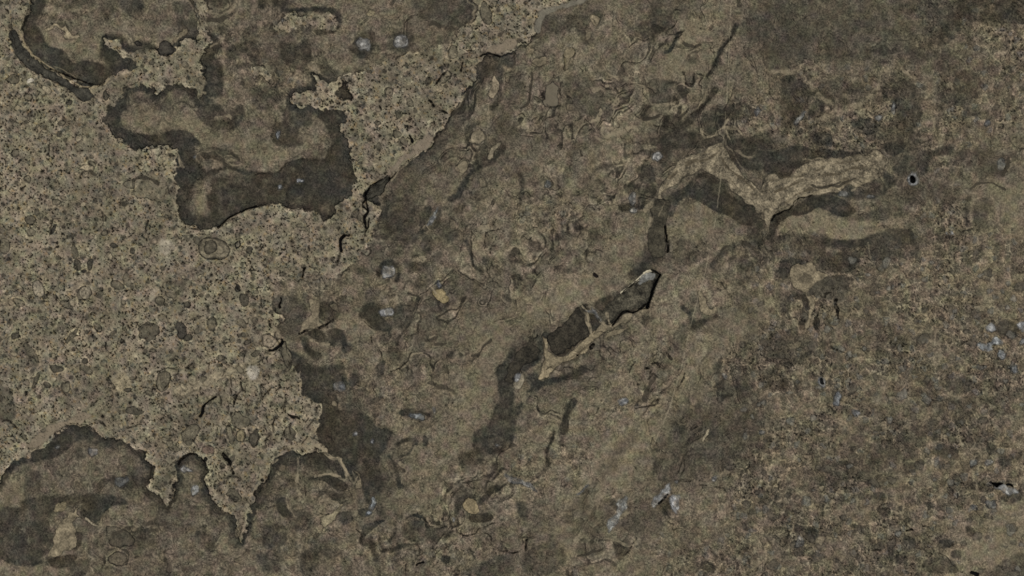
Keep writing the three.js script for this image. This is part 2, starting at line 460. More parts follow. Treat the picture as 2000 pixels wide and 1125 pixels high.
part(500, 0, `
f .65|760,330 850,250 920,260 910,380 830,460 760,420 740,370
f .5|1020,310 1080,260 1200,260 1230,320 1180,390 1060,380
p .5 3|760,310 740,350
f .7|20,-20 70,-20 60,50 30,60
f .7|130,10 230,-10 240,50 170,55
d .65 9|200,80 400,78 600,86 645,170 600,245 480,255
g .5|350,190 410,180 430,240 380,260
f .55|190,330 300,360 400,320 430,450 350,530 240,500 200,420
f .45|480,480 600,540 640,600 560,600
f .4|100,480 200,470 220,560 130,560
d .55 6|150,540 180,620 150,680
f .4|1250,-20 1650,-20 1700,80 1680,150 1560,240 1400,200 1260,120
p .5 4|1640,0 1700,60 1710,120
b .5 4|1360,190 1400,175 1440,210
f .8 3|430,840 530,830 620,870 715,900 720,960 640,960 640,1040 690,1100 620,1150 560,1000 480,900
f .55|180,830 420,900 420,980 330,1010 350,1124 150,1124 140,1000 220,920
f .4|-20,680 160,700 200,780 60,860 -20,800
k .85 3|1760,430 1820,410 1900,440
k .8 3|1610,490 1600,560
k .75 4|1480,570 1430,620 1400,690
k .75 3|1350,780 1420,850 1490,890
k .85 4|1200,1060 1220,1110
k .6 3|1500,600 1590,570
k .6 3|1660,600 1700,640
p .5 4|1400,710 1460,610 1490,570
p .5 3|1640,720 1590,820 1520,880
b .5 3|1655,715 1600,830 1530,890
f .65|1760,470 1880,460 1920,560 1900,700 1870,580 1800,610 1770,680 1740,600
f .5|1900,460 2000,440 2000,520 1950,500
f .65|1900,690 1920,760 1860,860 1820,830 1880,770
p .5 3|1810,830 1820,960
f .5|1640,1010 1700,970 1740,960 1700,1010 1650,1080 1640,1124
P .7|1680,1050 1720,1010 1780,1030 1790,1080 1730,1124 1660,1110
k .4 2|1720,980 1750,950
l .3 30|400,600 700,520 1000,450
m .7|0,560 400,540 440,700 100,760
d .3 40|1700,760 1600,900 1450,1050
`);
part(1000, 0, `
f .5|610,90 680,80 700,130 660,180 640,120
f .45|500,210 600,200 620,300 640,340 560,340
P .8|600,145 640,110 690,150 670,200 640,160
P .5|580,230 610,220 605,300 575,320
P .8|430,370 490,410 460,460 435,540 415,540 425,470 405,430
k .55 2|400,430 418,480 408,540
k .5 2|495,420 462,475
P .7|150,480 260,440 270,490 190,520
b .5 4|160,580 150,680 120,800 60,840
p .45 3|160,590 155,660
b .5 4|20,420 30,540
p .5 3|190,590 260,600
k .55 2.5|250,650 245,740 250,780
k .55 2.5|370,660 385,760
k .6 3|270,840 330,850
f .35|1000,180 1200,170 1290,260 1180,240 1100,300 1000,260
d .6 6|1300,260 1240,380 1200,410
k .55 2|1290,270 1240,370
p .4 5|1360,260 1380,310 1440,340
b .5 4|1330,340 1420,370 1470,350
L .55|1250,430 1500,400 1640,330 1560,520 1520,590 1420,570 1300,600 1240,520
d .75 8|1750,200 1700,300 1640,370 1600,470 1550,560 1520,600
k .5 2|1745,205 1695,305 1635,375 1595,475 1545,565 1520,600
k .7 4|1340,570 1350,640 1380,650 1410,640 1410,575
k .6 2.5|1440,580 1520,600
p .6 4|1335,600 1345,650 1350,690
P .75|1520,680 1525,760 1480,830 1400,890 1440,850 1490,770 1510,720
k .65 2|1528,690 1533,780 1473,850 1400,900
d .65 12|1580,700 1520,790 1450,880 1350,980 1280,1020 1200,1000
f .65|1210,900 1290,900 1310,990 1220,1000 1190,960
b .6 4|1030,940 1120,915 1200,910
k .55 3|1100,980 1180,990 1300,1000
f .4|1100,620 1350,680 1330,760 1250,800 1110,800 1080,720
p .45 4|1090,830 1180,810 1260,800 1320,775
k .4 2|1090,800 1200,795 1300,775
f .5|1020,840 1080,820 1060,930 1020,920
f .65|1500,900 1600,830 1700,850 1660,950 1580,1040 1500,1030 1480,1000
f .7|1200,1060 1400,1030 1480,1060 1640,1080 1640,1150 1200,1150
p .6 4|1480,1010 1500,1060 1560,1060 1640,1000 1690,930
p .6 5|1660,1000 1750,1010 1830,1050 1950,1010 2000,980
p .55 3|1660,1020 1690,1090
f .5|1700,830 1830,810 1900,900 1800,940 1700,900
f .5|1700,1040 1840,1070 2000,1030 2000,1150 1700,1150
p .55 6|860,670 900,610
p .45 4|740,570 820,610
p .45 5|640,700 700,690 740,660
p .45 4|960,640 1030,680
p .5 4|800,890 810,820 830,780
p .6 5|690,850 700,880 650,940 560,970 520,1010 480,1080
b .6 3|660,952 570,987 532,1022 500,1090
p .6 4|700,1000 730,980 800,985 790,1030 760,1060 720,1060 705,1010
p .6 7|820,1050 900,1010 970,1000
p .5 4|650,1070 700,1100
p .5 4|1870,45 1920,20
k .5 2|1810,150 1880,155
p .6 5|1660,40 1710,50
m .9|1500,100 1600,80 1590,200 1480,220
f .3|1820,160 2000,150 2000,300 1850,320 1780,260
f .3|440,580 620,640 780,860 600,900 440,800
d .35 20|1120,60 1110,180
f .3|100,150 560,120 500,200 240,300 100,280
s .9|560,560 1050,560 1050,1000 600,1100 450,900
s .7|0,350 420,250 420,900 100,1000 0,900
`);
part(1500, 0, `
f .4 26|-10,0 1500,-30 1500,150 1340,260 1340,400 1500,420 1440,560 1100,500 900,480 700,500 400,460 150,480 -10,500
q 1 26|0,590 130,570 240,520 400,510
q 1 26|330,700 450,780 520,860 500,900 420,920
q 1 30|640,830 760,780 850,720 870,640 880,550 950,500 1050,520 1150,620 1220,640
q 1 30|0,980 60,1000 250,1010 400,930 520,880 600,900 800,920 900,840 930,760
q 1 30|380,1040 500,1040 540,1080
q 1 30|560,1000 640,980 700,1060
q 1 30|1230,850 1300,920 1280,1050 1240,1124
m .95|1350,200 1500,140 1500,0 2000,0 2000,560 1700,520 1500,560 1450,420 1330,330
m .7|1300,600 2000,560 2000,900 1700,1000 1300,1100
p .4 6|0,575 100,565 200,555 250,520 330,515 420,510
p .4 5|240,560 290,610 340,660 360,720
p .4 5|390,740 450,770 520,830 510,890 440,915
p .4 5|660,830 740,800 800,740 860,700
p .4 6|850,690 870,640 890,560 960,530
p .4 5|1050,540 1120,600 1200,640
p .4 6|-10,985 60,1000 120,1015
p .4 5|300,950 400,930 460,915 520,900
p .55 5|560,990 600,940 680,910
p .55 5|820,880 880,840 930,800
p .5 4|560,1000 570,1060 620,1040
p .55 5|500,1040 520,1100 560,1110
p .5 5|1240,860 1300,930 1290,1010
p .5 5|1410,660 1440,710 1425,750
f .5 7|120,630 230,610 310,680 320,760 280,860 180,980 120,1010 110,900
f .4|420,640 640,640 820,650 740,760 640,800 520,850 460,770 340,740 400,680
f .52 9|960,590 1080,640 1180,700 1200,900 1140,1000 1150,1124 960,1124 950,960 1010,900 960,780 940,700
f .5 3|370,780 440,810 400,920 320,900
f .5 3|650,940 800,930 850,1000 800,1050 700,1020
f .55 3|370,1040 480,1050 500,1124 360,1124
f .5 3|900,690 960,700 950,770 900,740
f .6|1530,-20 2000,-20 2000,180 1800,130 1600,170 1500,80
f .55|1520,0 1480,150 1360,200 1340,330 1420,330 1500,200
f .45 3|1500,560 1640,600 1660,700 1560,820 1400,800 1330,760 1340,640 1420,700
f .5 3|1540,840 1660,880 1540,920
f .4 3|820,1040 900,960 920,1100
l .5 50|1900,940 2000,1000
d .4 24|1700,160 1800,150 1900,160
`);
part(0, 281, `
f .92 4|1380,-20 1500,-20 1520,120 1600,220 1540,260 1500,330 1480,430 1420,480 1480,600 1600,600 1690,640 1560,680 1460,640 1390,560 1390,440 1410,400 1360,330 1340,200 1390,180 1370,60
f .6 3|1560,60 1620,30 1720,40 1800,60 1880,110 1880,140 1800,100 1740,110 1720,130 1660,100 1600,110
P .5|1750,95 1800,85 1870,120 1810,150 1740,140
b .55 4|1740,130 1760,170 1830,190 1860,160
d .75 10|1590,250 1680,210 1800,190 1900,220 2000,230
L .65|1460,460 1600,440 1620,500 1560,570 1490,560
f .75|1650,380 1740,330 1900,330 2000,360 2000,490 1840,540 1760,590 1680,580 1620,440
f .5|1650,280 1800,260 2000,270 2000,340 1780,330 1680,360
p .5 4|1370,340 1385,400 1350,440 1380,500
p .6 3|1380,110 1425,175
b .5 5|1040,290 1080,260 1160,265 1230,310
g .35 14|1180,430 1300,440 1360,380 1350,300
b .4 4|640,230 700,215 750,240
g .25 20|400,330 560,340
g .25 16|620,370 740,340
g .2 20|240,300 380,280
k .7 3|800,540 805,600
k .7 3|825,560 820,600
k .6 5|1160,600 1140,680
k .4 5|270,825 360,825 430,820
k .6 3|385,0 385,100
k .5 4|410,20 415,90
k .6 6|410,600 390,700
k .85 2.5|1700,660 1780,580 1880,530 2000,490
p .5 3|1560,690 1690,670 1770,600 1880,545
k .7 2.5|1390,560 1450,640 1560,675
g .4 5|1560,740 1620,720 1700,730
g .35 18|1610,780 1620,830
k .5 2|950,20 1040,35 1150,40 1300,30
`);
part(500, 281, `
f .85 4|-20,250 180,220 260,150 420,110 540,120 600,-20 700,-20 740,100 770,200 760,360 700,430 640,430 640,520 560,590 520,560 420,510 300,510 100,480 -20,480
l .3 18|600,130 610,260 600,420
k .65 2.5|0,240 180,215 240,150 400,115
k .7 3|770,180 775,220
k .7 3|0,500 50,480
k .65 2.5|220,500 320,515 420,510
k .9 5|845,390 850,440 835,470 870,520 850,560 850,640 860,660
k .85 4|1040,240 1040,280
k .9 6|690,720 660,740 655,800 670,830
k .7 5|650,850 630,940
k .8 4|380,970 370,1010 360,1050
k .7 3|420,960 480,970
k .7 3|410,800 415,830
k .7 4|820,690 850,680
f .35|980,560 1100,560 1120,680 1000,680
d .62 10|1930,40 1880,100 1830,150 1740,190 1680,230 1610,330 1580,400 1520,430
l .6 8|1620,220 1590,290 1530,370 1490,430 1460,480
P .55|1560,170 1640,130 1660,170 1620,230 1560,200
P .45|1740,310 1760,260 1800,290 1790,340 1745,340
d .4 14|1780,0 1760,120 1700,200
f .6 3|1310,520 1360,500 1340,580 1290,660 1280,600
f .6 3|1380,640 1440,520 1420,640 1390,660 1270,700 1290,680
X .8|1330,650 1350,600 1400,560 1390,600 1350,640
p .6 3|1300,660 1340,640 1360,680
p .55 6|1740,670 1800,640 1850,630 1880,560
k .65 3|1860,630 1885,590
k .6 2.5|1790,720 1790,690 1850,675 1910,670
k .55 3|1680,690 1675,760 1690,870 1690,950
d .5 6|1640,760 1680,870 1700,950 1770,1000
k .55 2.5|1790,750 1780,820
k .55 3|1830,850 1840,800 1880,800
f .5|1780,880 1840,900 1850,940 1780,940
k .55 2.5|1700,680 1760,700
L .45|1690,700 1900,680 1950,850 1800,880 1700,860
P .6|1510,600 1550,600 1558,655 1520,665
d .65 9|960,1010 990,940 1060,930 1110,980 1100,1060
f .45|780,980 840,960 860,1030 800,1030
f .45|1200,940 1320,930 1330,980 1210,990
p .45 6|1240,910 1310,900
f .45|1310,720 1370,730 1360,840 1300,820
l .4 8|1380,770 1500,750 1620,730
f .35|1450,700 1560,680 1560,740 1460,740
g .4|800,840 960,820 940,860 820,860
d .35 60|1350,60 1200,260 1120,480 1120,700
s .9|1400,680 2000,500 2000,1124 1200,1124
p .5 3|1060,280 1200,130 1280,100
`);
part(1000, 281, `
d .5 8|60,240 80,320 70,420 50,480
k .65 5|540,50 550,90
k .65 5|790,360 800,410
k .6 4|330,40 335,60
f .55 3|980,190 1080,170 1110,260 1100,300 1040,310 1000,270
f .55 3|870,320 960,310 960,400 900,380
f .65 3|990,340 1110,330 1110,400 1060,420 980,480 980,400
f .65 3|860,470 1040,480 1040,500 860,520
f .7|1080,60 1150,30 1230,30 1230,120 1180,180 1150,140 1170,80 1120,60 1070,110
p .5 4|1090,460 1040,520
p .45 4|1090,540 1060,650 1050,700
d .65 36|1100,860 1050,940 990,1010
f .88 3|1240,400 1340,350 1400,290 1480,230 1540,225 1610,280 1660,340 1710,410 1830,420 1900,460 1930,520 1960,620 1960,720 1940,830 1920,800 1880,680 1900,640 1800,620 1700,560 1600,530 1400,420 1300,440 1240,560 1220,480
L .55|1260,620 1300,520 1450,480 1600,580 1560,680 1400,720 1280,720
f .8 4|1690,-20 2000,-20 2000,170 1850,200 1740,180 1690,120 1660,60
p .4 4|1760,60 1840,110 1900,90
f .5|1840,720 1880,670 1900,780 1860,760
b .5 4|1600,900 1640,830 1740,770 1840,780 1920,850
d .45 12|1620,870 1760,785 1860,795
b .45 4|1680,920 1760,870 1850,890
P .5|1840,1010 1880,940 1870,1030 1840,1050
f .4|1780,920 1900,900 1950,950 1860,990 1780,980
d .5 12|1560,960 1600,900
k .5 4|770,885 755,930
f .3|300,850 500,840 540,960 400,1000 320,920
k .5 3|500,870 510,910
f .45|620,680 660,660 660,740 630,760
f .4|360,700 420,690 400,760
m .65|60,450 250,450 560,500 540,620 300,640 100,640
f .35|480,620 540,620 520,680
s .9|-20,300 700,400 800,900 300,1000 -20,900
p .55 4|1870,800 1930,840 1950,860
s .8|1560,850 2000,800 2000,1124 1560,1124
`);
part(1500, 281, `
f .78 3|60,60 200,20 400,50 620,60 720,70 680,140 560,120 400,130 240,180 160,250 60,260 -20,200 -20,60
p .5 4|280,120 450,120 560,140
m .95|700,80 940,120 900,220 840,260 760,160
b .5 4|330,320 420,340 560,320 680,270
b .45 3|480,330 560,300
d .55 12|330,345 440,375 560,375 640,345 760,325 860,345
p .5 4|650,360 740,330
f .65|540,390 660,420 760,430 860,420 960,340 1000,300 960,250 900,230 920,340 800,360 680,370
f .92 2.5|170,530 260,460 360,405 480,405 580,440 650,490 690,530 600,570 520,550 440,510 380,490 320,530 260,550 180,550
f .9 2.5|-10,730 10,640 60,560 160,520 180,550 100,600 60,660 30,740
k .75 2.5|20,600 60,550 160,515 180,480 260,420 350,405
p .45 3|150,500 240,420 330,395
L 1|180,560 260,560 320,530 380,490 440,520 540,570 600,610 760,610 940,610 1040,640 980,690 800,710 760,770 620,780 480,740 420,700 180,690 60,690 70,640
f .35|460,540 700,560 900,500 960,560 880,600 740,595 600,590
f .5|800,710 1080,660 1160,760 1180,850 1100,880 940,900 800,900 780,780
d .55 14|440,765 560,785 700,780 780,770
f .35|50,720 420,710 460,780 380,880 200,800 60,780
f .55|380,900 480,860 700,900 640,990 540,1000 440,990 400,950
f .6|100,930 200,900 300,940 180,990 150,1030 100,1020
p .45 3|790,770 795,900
f .7 3|920,0 1050,0 1050,60 980,95 930,60
f .6|1190,60 1260,50 1420,20 1420,70 1260,120 1250,200 1180,180
f .4|960,110 1180,100 1240,200 1160,240 1000,220
f .35|1500,60 1800,60 1870,130 1830,240 1650,240 1560,160
b .5 5|1880,110 1860,180 1830,240
L .6|1570,420 1600,340 1700,300 1880,360 2000,330 2000,700 1900,600 1760,480 1640,480
b .45 3|1560,440 1590,350 1680,305 1760,310 1850,360
d .45 9|1570,420 1550,540 1560,640
f .4|1640,450 1740,440 1760,520 1700,560 1720,640 1640,640 1600,540
f .4|1330,720 1420,710 1430,770 1350,770
X .8|1385,690 1400,690 1400,710 1388,710
X .8|1425,680 1445,680 1445,705 1425,705
f .55 2|230,1030 300,1020 320,1090 250,1090
f .5 2|440,1045 610,1035 600,1124 420,1124 400,1080
m .9|620,980 900,900 1300,860 1600,900 2000,760 2000,1124 620,1124
f .3|900,400 1300,300 1500,400 1300,480
m .6|1240,420 1500,480 1560,700 1300,840 1180,720
`);
part(0, 562, `
g .6|-20,780 60,800 110,900 120,990 60,1040 -20,1000
k .85 4|1690,850 1600,920 1560,1010
k .8 4|1820,910 1850,850
k .7 3|1800,780 1810,820
k .7 3|1880,740 1900,800
g .35 6|265,790 275,730 320,670
k .7 5|750,1030 790,1050 830,1085
k .65 4|20,1040 70,1040 130,1100
g .45 12|180,460 240,540 280,600
g .5 8|430,350 480,270
g .4 14|490,170 600,210 690,230
g .5 12|620,610 670,650 750,635
g .35 30|1320,1030 1420,1010
g .4 24|1850,1030 1930,1040
g .45 22|1430,1050 1500,1040
k .6 4|1000,1090 1060,1075 1110,1070
k .55 3|870,840 930,850
k .6 3|1100,295 1140,285 1190,295
g .3 16|1480,620 1500,560
g .5 10|1470,640 1520,610
k .7 5|1460,630 1500,600
k .6 3|1235,660 1300,635 1390,640 1390,670 1330,700 1320,740 1280,800
k .5 2.5|620,20 640,90 740,90
k .6 3|310,100 380,105
k .5 3|1860,10 1840,0
`);
part(500, 562, `
k .85 4|185,90 190,150
k .65 3|30,80 40,150
f .45|110,120 380,60 400,220 330,330 320,390 240,390 150,280
k .75 5|100,260 110,300
p .55 5|120,290 160,350 180,400 150,450
k .9 5|200,410 200,440 150,480 110,490
g .6|190,450 230,460 280,610 240,610 200,540
k .5 2|225,440 255,540 285,610
P .75|410,100 440,80 490,130 490,240 530,290 590,270 480,310 440,320 340,360 350,320 380,260 430,200
k .75 5|340,360 430,320 480,320 600,260
f .8 2|420,350 480,335 550,390 550,420 470,400 420,370
p .55 5|420,400 500,430 560,440
f .7 3|350,400 400,400 420,480 500,520 480,560 400,510
f .6 3|500,120 640,130 640,220 580,270 500,230
P .4|570,140 620,120 640,190 600,170
f .65 3|580,330 680,350 700,440 640,450 570,430
f .65 3|690,450 750,460 700,510 670,490
f .5|640,80 700,70 680,170 620,150
L .35|640,230 860,220 930,330 880,380 700,420 620,380
f .75 3|820,180 850,140 950,130 970,210 1000,260 1060,300 1040,340 920,320 860,250 810,220
k .65 3|840,250 920,320
p .45 3|850,265 900,335
d .65 7|1270,80 1240,180 1210,270 1160,340 1110,400 1100,440
l .5 6|1240,90 1220,180 1180,270 1150,330
f .45|1080,160 1240,150 1160,300 1090,290
d .5 6|1040,330 1050,390
f .7|400,600 480,620 640,600 690,640 700,780 620,800 500,860 420,850 350,760 350,720 460,660
X .5|610,750 680,740 690,800 620,800
f .75|500,860 590,830 640,900 560,960 510,950
P .7|590,880 630,880 630,930 600,910
f .75|510,990 700,960 850,1000 920,1060 920,1140 500,1140
f .35|700,800 900,820 960,960 700,980
f .6 3|740,680 800,680 790,740 740,770
f .55 3|940,620 1000,580 980,700 950,690
k .65 4|1215,510 1170,580 1130,620 1060,660
p .55 4|1120,645 1170,590 1225,535 1300,515
k .6 3|960,490 990,540
k .5 2|1185,600 1185,680
f .45|1050,460 1120,470 1130,560 1060,560
k .65 3|900,390 910,430
p .45 4|1330,470 1350,410 1400,380
b .5 3|1340,420 1400,390
b .45 3|1410,440 1490,440
b .5 4|1700,530 1780,470 1840,400
p .45 3|1690,520 1770,455 1830,390
b .5 3|1690,580 1740,520
f .7 3|1120,980 1180,950 1330,985 1340,1000 1260,970 1190,1010
X .4|1380,930 1410,950 1390,990
f .8 4|1880,640 1960,560 2000,500 2000,1000 1960,960 1920,1000 1860,980 1900,880 1900,760
f .6|1760,1140 1840,1040 1900,980 2000,1000 2000,1140
b .4 5|1350,740 1450,770 1530,800
p .3 4|1400,790 1530,810
s .8|700,560 1300,500 1300,1000 800,1000
k .7 3|230,850 240,900
k .75 4|220,960 270,1000 320,1010 340,1020
k .7 3|150,960 170,1000
k .6 3|90,800 100,830
k .6 4|40,760 60,800
b .5 4|160,690 210,720 250,720
p .55 3|1370,0 1400,40
`);
part(1000, 562, `
f .85 4|230,360 370,340 560,130 600,200 600,330 580,380 480,450 380,540 330,500 290,440
f .6|120,420 240,360 240,420 160,500 80,600 -20,640 -20,520
f .85 4|200,440 240,420 240,520 120,640 60,650 -10,760 -10,620
k .9 3|1060,120 980,180 870,190 810,260 780,300
f .8 2.5|600,210 680,240 720,280 620,330
f .85 2|730,220 800,200 860,150 1040,110 960,180 870,190 800,270 740,260
f .7|640,130 860,20 900,0 1040,60 900,130 720,200
p .65 3.5|510,110 580,190 600,290 620,350
X .8|580,180 640,170 680,240 660,230 640,200 590,190
p .65 5|730,210 740,250 780,300 740,290 690,270
P .75|690,280 780,300 860,220 930,190 940,220 900,280 840,290 760,340 680,350 640,360 680,300
k .8 4|510,525 560,525 550,555
k .75 5|620,470 640,440
k .5 2|270,650 300,620 370,655 420,620 500,640
d .7 12|560,640 480,680 380,710 280,740 200,760
d .65 14|200,760 120,850 60,930 40,970
p .5 5|160,780 110,850 90,880
f .5|120,680 200,670 200,740 140,760
X .8|30,680 75,670 60,720 20,740
f .7 2.5|430,920 480,870 500,900 440,1000 430,1130 365,1130 390,1060
k .5 4|1180,520 1175,590
k .65 5|1200,510 1240,550
k .65 5|1100,600 1130,590 1145,620
k .75 4|1040,630 1100,625 1080,660
k .65 3|960,580 930,620 920,660
k .55 5|980,750 1030,780 1030,800
k .55 4|1060,720 1100,670 1130,700
b .45 6|1040,870 1060,800 1120,690
k .65 3.5|1360,600 1350,680 1300,770 1240,800
k .55 3|1180,850 1110,840
k .6 4|970,950 1060,920 1110,910 1140,870
X .6|840,870 900,860 900,910 850,920
k .55 3|590,960 600,990 660,980 670,940
L .35|680,940 780,900 780,1000 680,980
f .7|1390,220 1430,250 1600,220 1540,270 1440,330 1390,290
d .55 9|1330,150 1390,200
p .3 8|1590,70 1700,20 1780,20
f .45|1620,800 1800,760 1830,860 1720,880 1640,870
f .45|1580,620 1640,560 1600,760
m .6|1640,560 2000,600 2000,1000 1900,900 1700,700
X .5|1650,670 1670,670 1670,710 1650,710
f .3 12|1280,980 1500,940 1700,960 1900,1000 1900,1140 1300,1140
L .45|700,1124 1000,960 1300,800 1400,500 1560,480 1560,700 1300,1000 1100,1124
L .35|0,200 400,50 500,30 200,300
s .9|560,400 1300,450 1300,850 500,1000
k .5 3|740,290 745,240
f .4|840,300 900,290 890,330 850,330
f .4|1030,220 1110,230 1090,260 1040,260
p .5 4|1130,150 1200,180 1200,220 1160,250
`);
part(1500, 562, `
m .8|-20,300 600,-20 2000,-20 2000,700 1400,1000 800,700 300,900 -20,900
f .55 3|200,60 330,60 340,130 300,170 260,100
f .7 2|240,270 290,260 300,310 250,325
f .7 2|370,240 400,260 380,320 365,300
k .75 5|530,100 520,130 540,170 545,240
k .65 4|440,70 450,50 490,40
p .5 4|527,88 508,130 520,190
f .4|0,370 300,360 340,500 200,600 0,580
f .5|-20,660 120,680 150,780 -20,780
k .95 5|412,722 420,742
X .8|400,695 440,710 440,770 420,780 390,740
f .5|1780,290 1900,260 1960,320 1960,380 1880,400 1790,370
p .5 3|1790,440 1900,520 1920,540
X .7|1820,510 1860,510 1840,550 1810,540
X .6|1925,620 1940,600 1950,650 1930,660
k .8 5|1222,270 1240,272
k .8 4|1052,460 1060,460
f .45|1240,870 1440,870 1500,900 1440,910 1280,940
f .4|1400,690 1560,720 1600,800 1450,820
p .4 4|300,320 330,250 330,180
k .6 3|480,460 560,500 610,510 600,540
k .7 3|680,980 690,995
X .7|650,965 700,960 720,975 700,1010 670,1000
P .4|790,380 850,370 850,410 810,410
P .4|940,850 1030,850 1030,880 960,880
f .35|150,20 220,30 200,110 150,110
L .3|1100,250 1500,200 1500,420 1100,420
`);
part(0, 844, `
f .8 3|300,150 440,60 560,10 720,-10 740,40 600,60 540,110 480,160 400,200 310,200
f .45|590,140 660,180 600,200
f .55|850,360 1000,340 1120,370 1140,400 1000,440 880,410
f .35|980,270 1100,280 1100,340 1000,330
k .7 3|1190,270 1170,360 1110,440
f .55|180,540 400,500 600,500 600,560 420,620 380,740 420,860 340,960 280,1030 180,1030 -20,960 -20,620 180,600
f .35|200,300 320,330 300,480 200,540
f .8 3|650,500 740,490 880,500 1000,560 880,570 800,640 760,700 700,680 630,650 640,560
f .7 3|590,790 640,800 630,880 570,930 580,860
f .65 3|380,1000 440,980 580,960 560,1030 440,1060
d .55 8|60,1000 180,1030 260,1035 320,1010
f .55|560,1050 680,1000 680,1100 560,1140
L .75|-20,320 60,330 180,480 140,560 -20,600
L .4|-20,1050 400,1060 420,1140 -20,1140
L .35|760,640 1000,620 1180,680 1000,720 800,740
b .4 4|880,800 960,770 1080,720 1180,710
f .4|880,820 1100,760 1180,800 1060,900 880,880
b .55 3|820,1020 840,940 920,920 990,940 1000,990 960,1030
k .45 3|820,1010 780,1100
k .75 3|1390,250 1420,200 1490,170 1560,190 1590,230
k .8 6|1740,170 1780,220 1810,280 1815,320
g .7 5|1750,360 1810,340 1880,370
g .3|1240,330 1310,300 1330,390 1250,440 1200,420
k .65 4|1330,390 1290,440 1240,450
g .5|1800,420 1850,500 1930,520 1900,560 1800,520
f .55 3|1800,780 1860,820 1870,880 1830,910 1790,870
P .6|1862,735 1890,720 1880,790 1860,830 1830,810
f .45|1540,780 1680,830 1660,940 1560,880
f .5|1760,600 1850,620 1880,700 1780,680
f .4|1260,1010 1330,1000 1330,1140 1270,1140
k .6 3|1060,975 1090,975
k .45 2.5|1260,940 1340,915 1410,940
g .5 12|1960,0 1950,80
g .45 10|1810,10 1840,70
k .6 4|1500,70 1520,90
g .4 20|1380,20 1450,40
b .4 3|1120,710 1200,720 1300,715
b .4 3|1150,790 1200,770
`);
part(500, 844, `
g .65|200,0 280,0 270,80 240,50
p .65 5|190,130 300,110 420,120 500,110 540,160 590,200 660,230 700,330
k .65 3|170,140 220,125 300,130
k .6 3|470,20 460,50 500,70
f .75 3|160,170 300,140 350,180 330,260 200,250
f .5|360,150 480,150 560,190 560,280 420,300
p .5 4|330,200 330,300 310,400 340,480 380,560
p .55 4|0,360 80,310 160,220
d .7 12|160,240 120,320 60,380 20,480
f .5|-10,380 80,380 60,560 -10,580
f .9 2|410,370 480,345 560,345 640,370 710,410 700,450 640,460 580,410 520,375
p .6 3|440,345 560,330 660,350
f .7 2|610,220 640,230 690,340 680,360 640,320
p .6 4|640,230 700,290 700,350
f .8 2|700,280 760,300 800,370 800,400 740,390 710,350
P .7|760,290 800,320 825,380 820,440 780,440 790,380 800,350
f .75 2|180,520 230,520 240,600 290,650 270,670 200,640 160,570
p .5 3|240,510 240,580 290,660
f .65 3|540,470 620,470 700,520 680,560 600,530
p .5 3|520,530 600,530 640,560
k .6 3|380,430 380,490
k .6 3|510,645 570,635
f .6 3|650,640 740,630 740,700 670,710
f .8 5|540,-20 1030,-20 1030,80 960,180 960,280 980,400 940,480 900,470 880,560 800,380 740,280 640,190 560,120 520,80
f .5|880,290 960,300 990,440 900,500
d .55 9|1100,100 1180,60 1250,70 1230,110
d .6 6|1250,90 1200,160 1130,210 1150,270 1160,300
p .45 3|1240,105 1180,185 1120,215
d .55 8|1040,190 1090,280 1110,380 1130,430
p .5 4|1130,240 1170,290 1140,340 1130,400
f .65 2|1310,30 1340,60 1330,110 1310,100
f .75|1740,-20 2000,-20 2000,80 1900,160 1760,160 1700,110
f .6|1590,170 1760,150 1760,240 1640,290 1600,260
f .7 2|800,610 870,600 880,650 820,650
b .55 3|1490,460 1560,410 1640,400 1720,380 1840,350
b .45 3|1780,470 1810,380
b .45 3|1540,500 1600,420 1640,410
f .6 3|1560,540 1640,490 1700,500 1700,550 1620,560 1560,640 1550,600
f .65 3|1780,500 1830,440 1900,420 1910,480 1860,470 1800,520 1760,560 1740,530
P .6|1830,500 1870,450 1860,510
f .7 2|1680,650 1830,640 1830,690 1690,700
X .7|1530,670 1560,680 1550,700
f .75 2|830,760 860,720 1000,690 960,720 870,790 830,830
k .65 4|780,760 820,800 820,860
f .6 3|810,820 860,840 860,880 820,870
d .55 12|890,840 920,910 940,990
d .5 6|960,820 970,880 1000,930
d .5 8|1080,720 1090,780 1040,850
k .6 3|1070,790 1040,840
L .45|860,800 1000,730 1070,720 1080,800 1000,900 950,800
f .5 3|1140,740 1220,700 1300,710 1340,770 1480,780 1520,770 1490,820 1220,850 1150,800
d .65 7|1180,670 1260,650 1310,700 1340,740 1400,760 1480,740
p .55 3|1310,712 1340,752 1430,767
k .6 3|1310,660 1320,710
d .5 7|980,930 1080,915 1160,880 1240,880 1300,860
k .65 2.5|1600,790 1640,810 1720,800 1740,750 1800,730 1860,710
k .6 3|1560,760 1590,810
k .65 3|1790,800 1840,820 1840,870 1830,890
k .55 3|1560,900 1590,950 1600,980
f .85 2|1460,970 1510,980 1500,1020 1460,1010
k .85 4|1260,1040 1310,1020
k .65 3|1180,1040 1170,1080
k .65 3|1380,1060 1420,1020
k .65 3|1900,930 1960,930
f .45|60,740 220,740 220,860 100,920 60,840
f .55|360,960 480,940 450,1100 370,1140
f .4|0,960 180,940 200,1050 60,1080
f .4|1640,1080 1960,960 2000,1000 1960,1140 1640,1140
L .3|1000,480 1500,440 1500,640 1100,600
f .4|440,860 600,820 640,960 500,960
f .4|250,640 420,640 420,760 300,760
s .8|200,260 700,420 700,900 100,700
s .7|1500,400 1900,400 1900,900 1500,900
`);
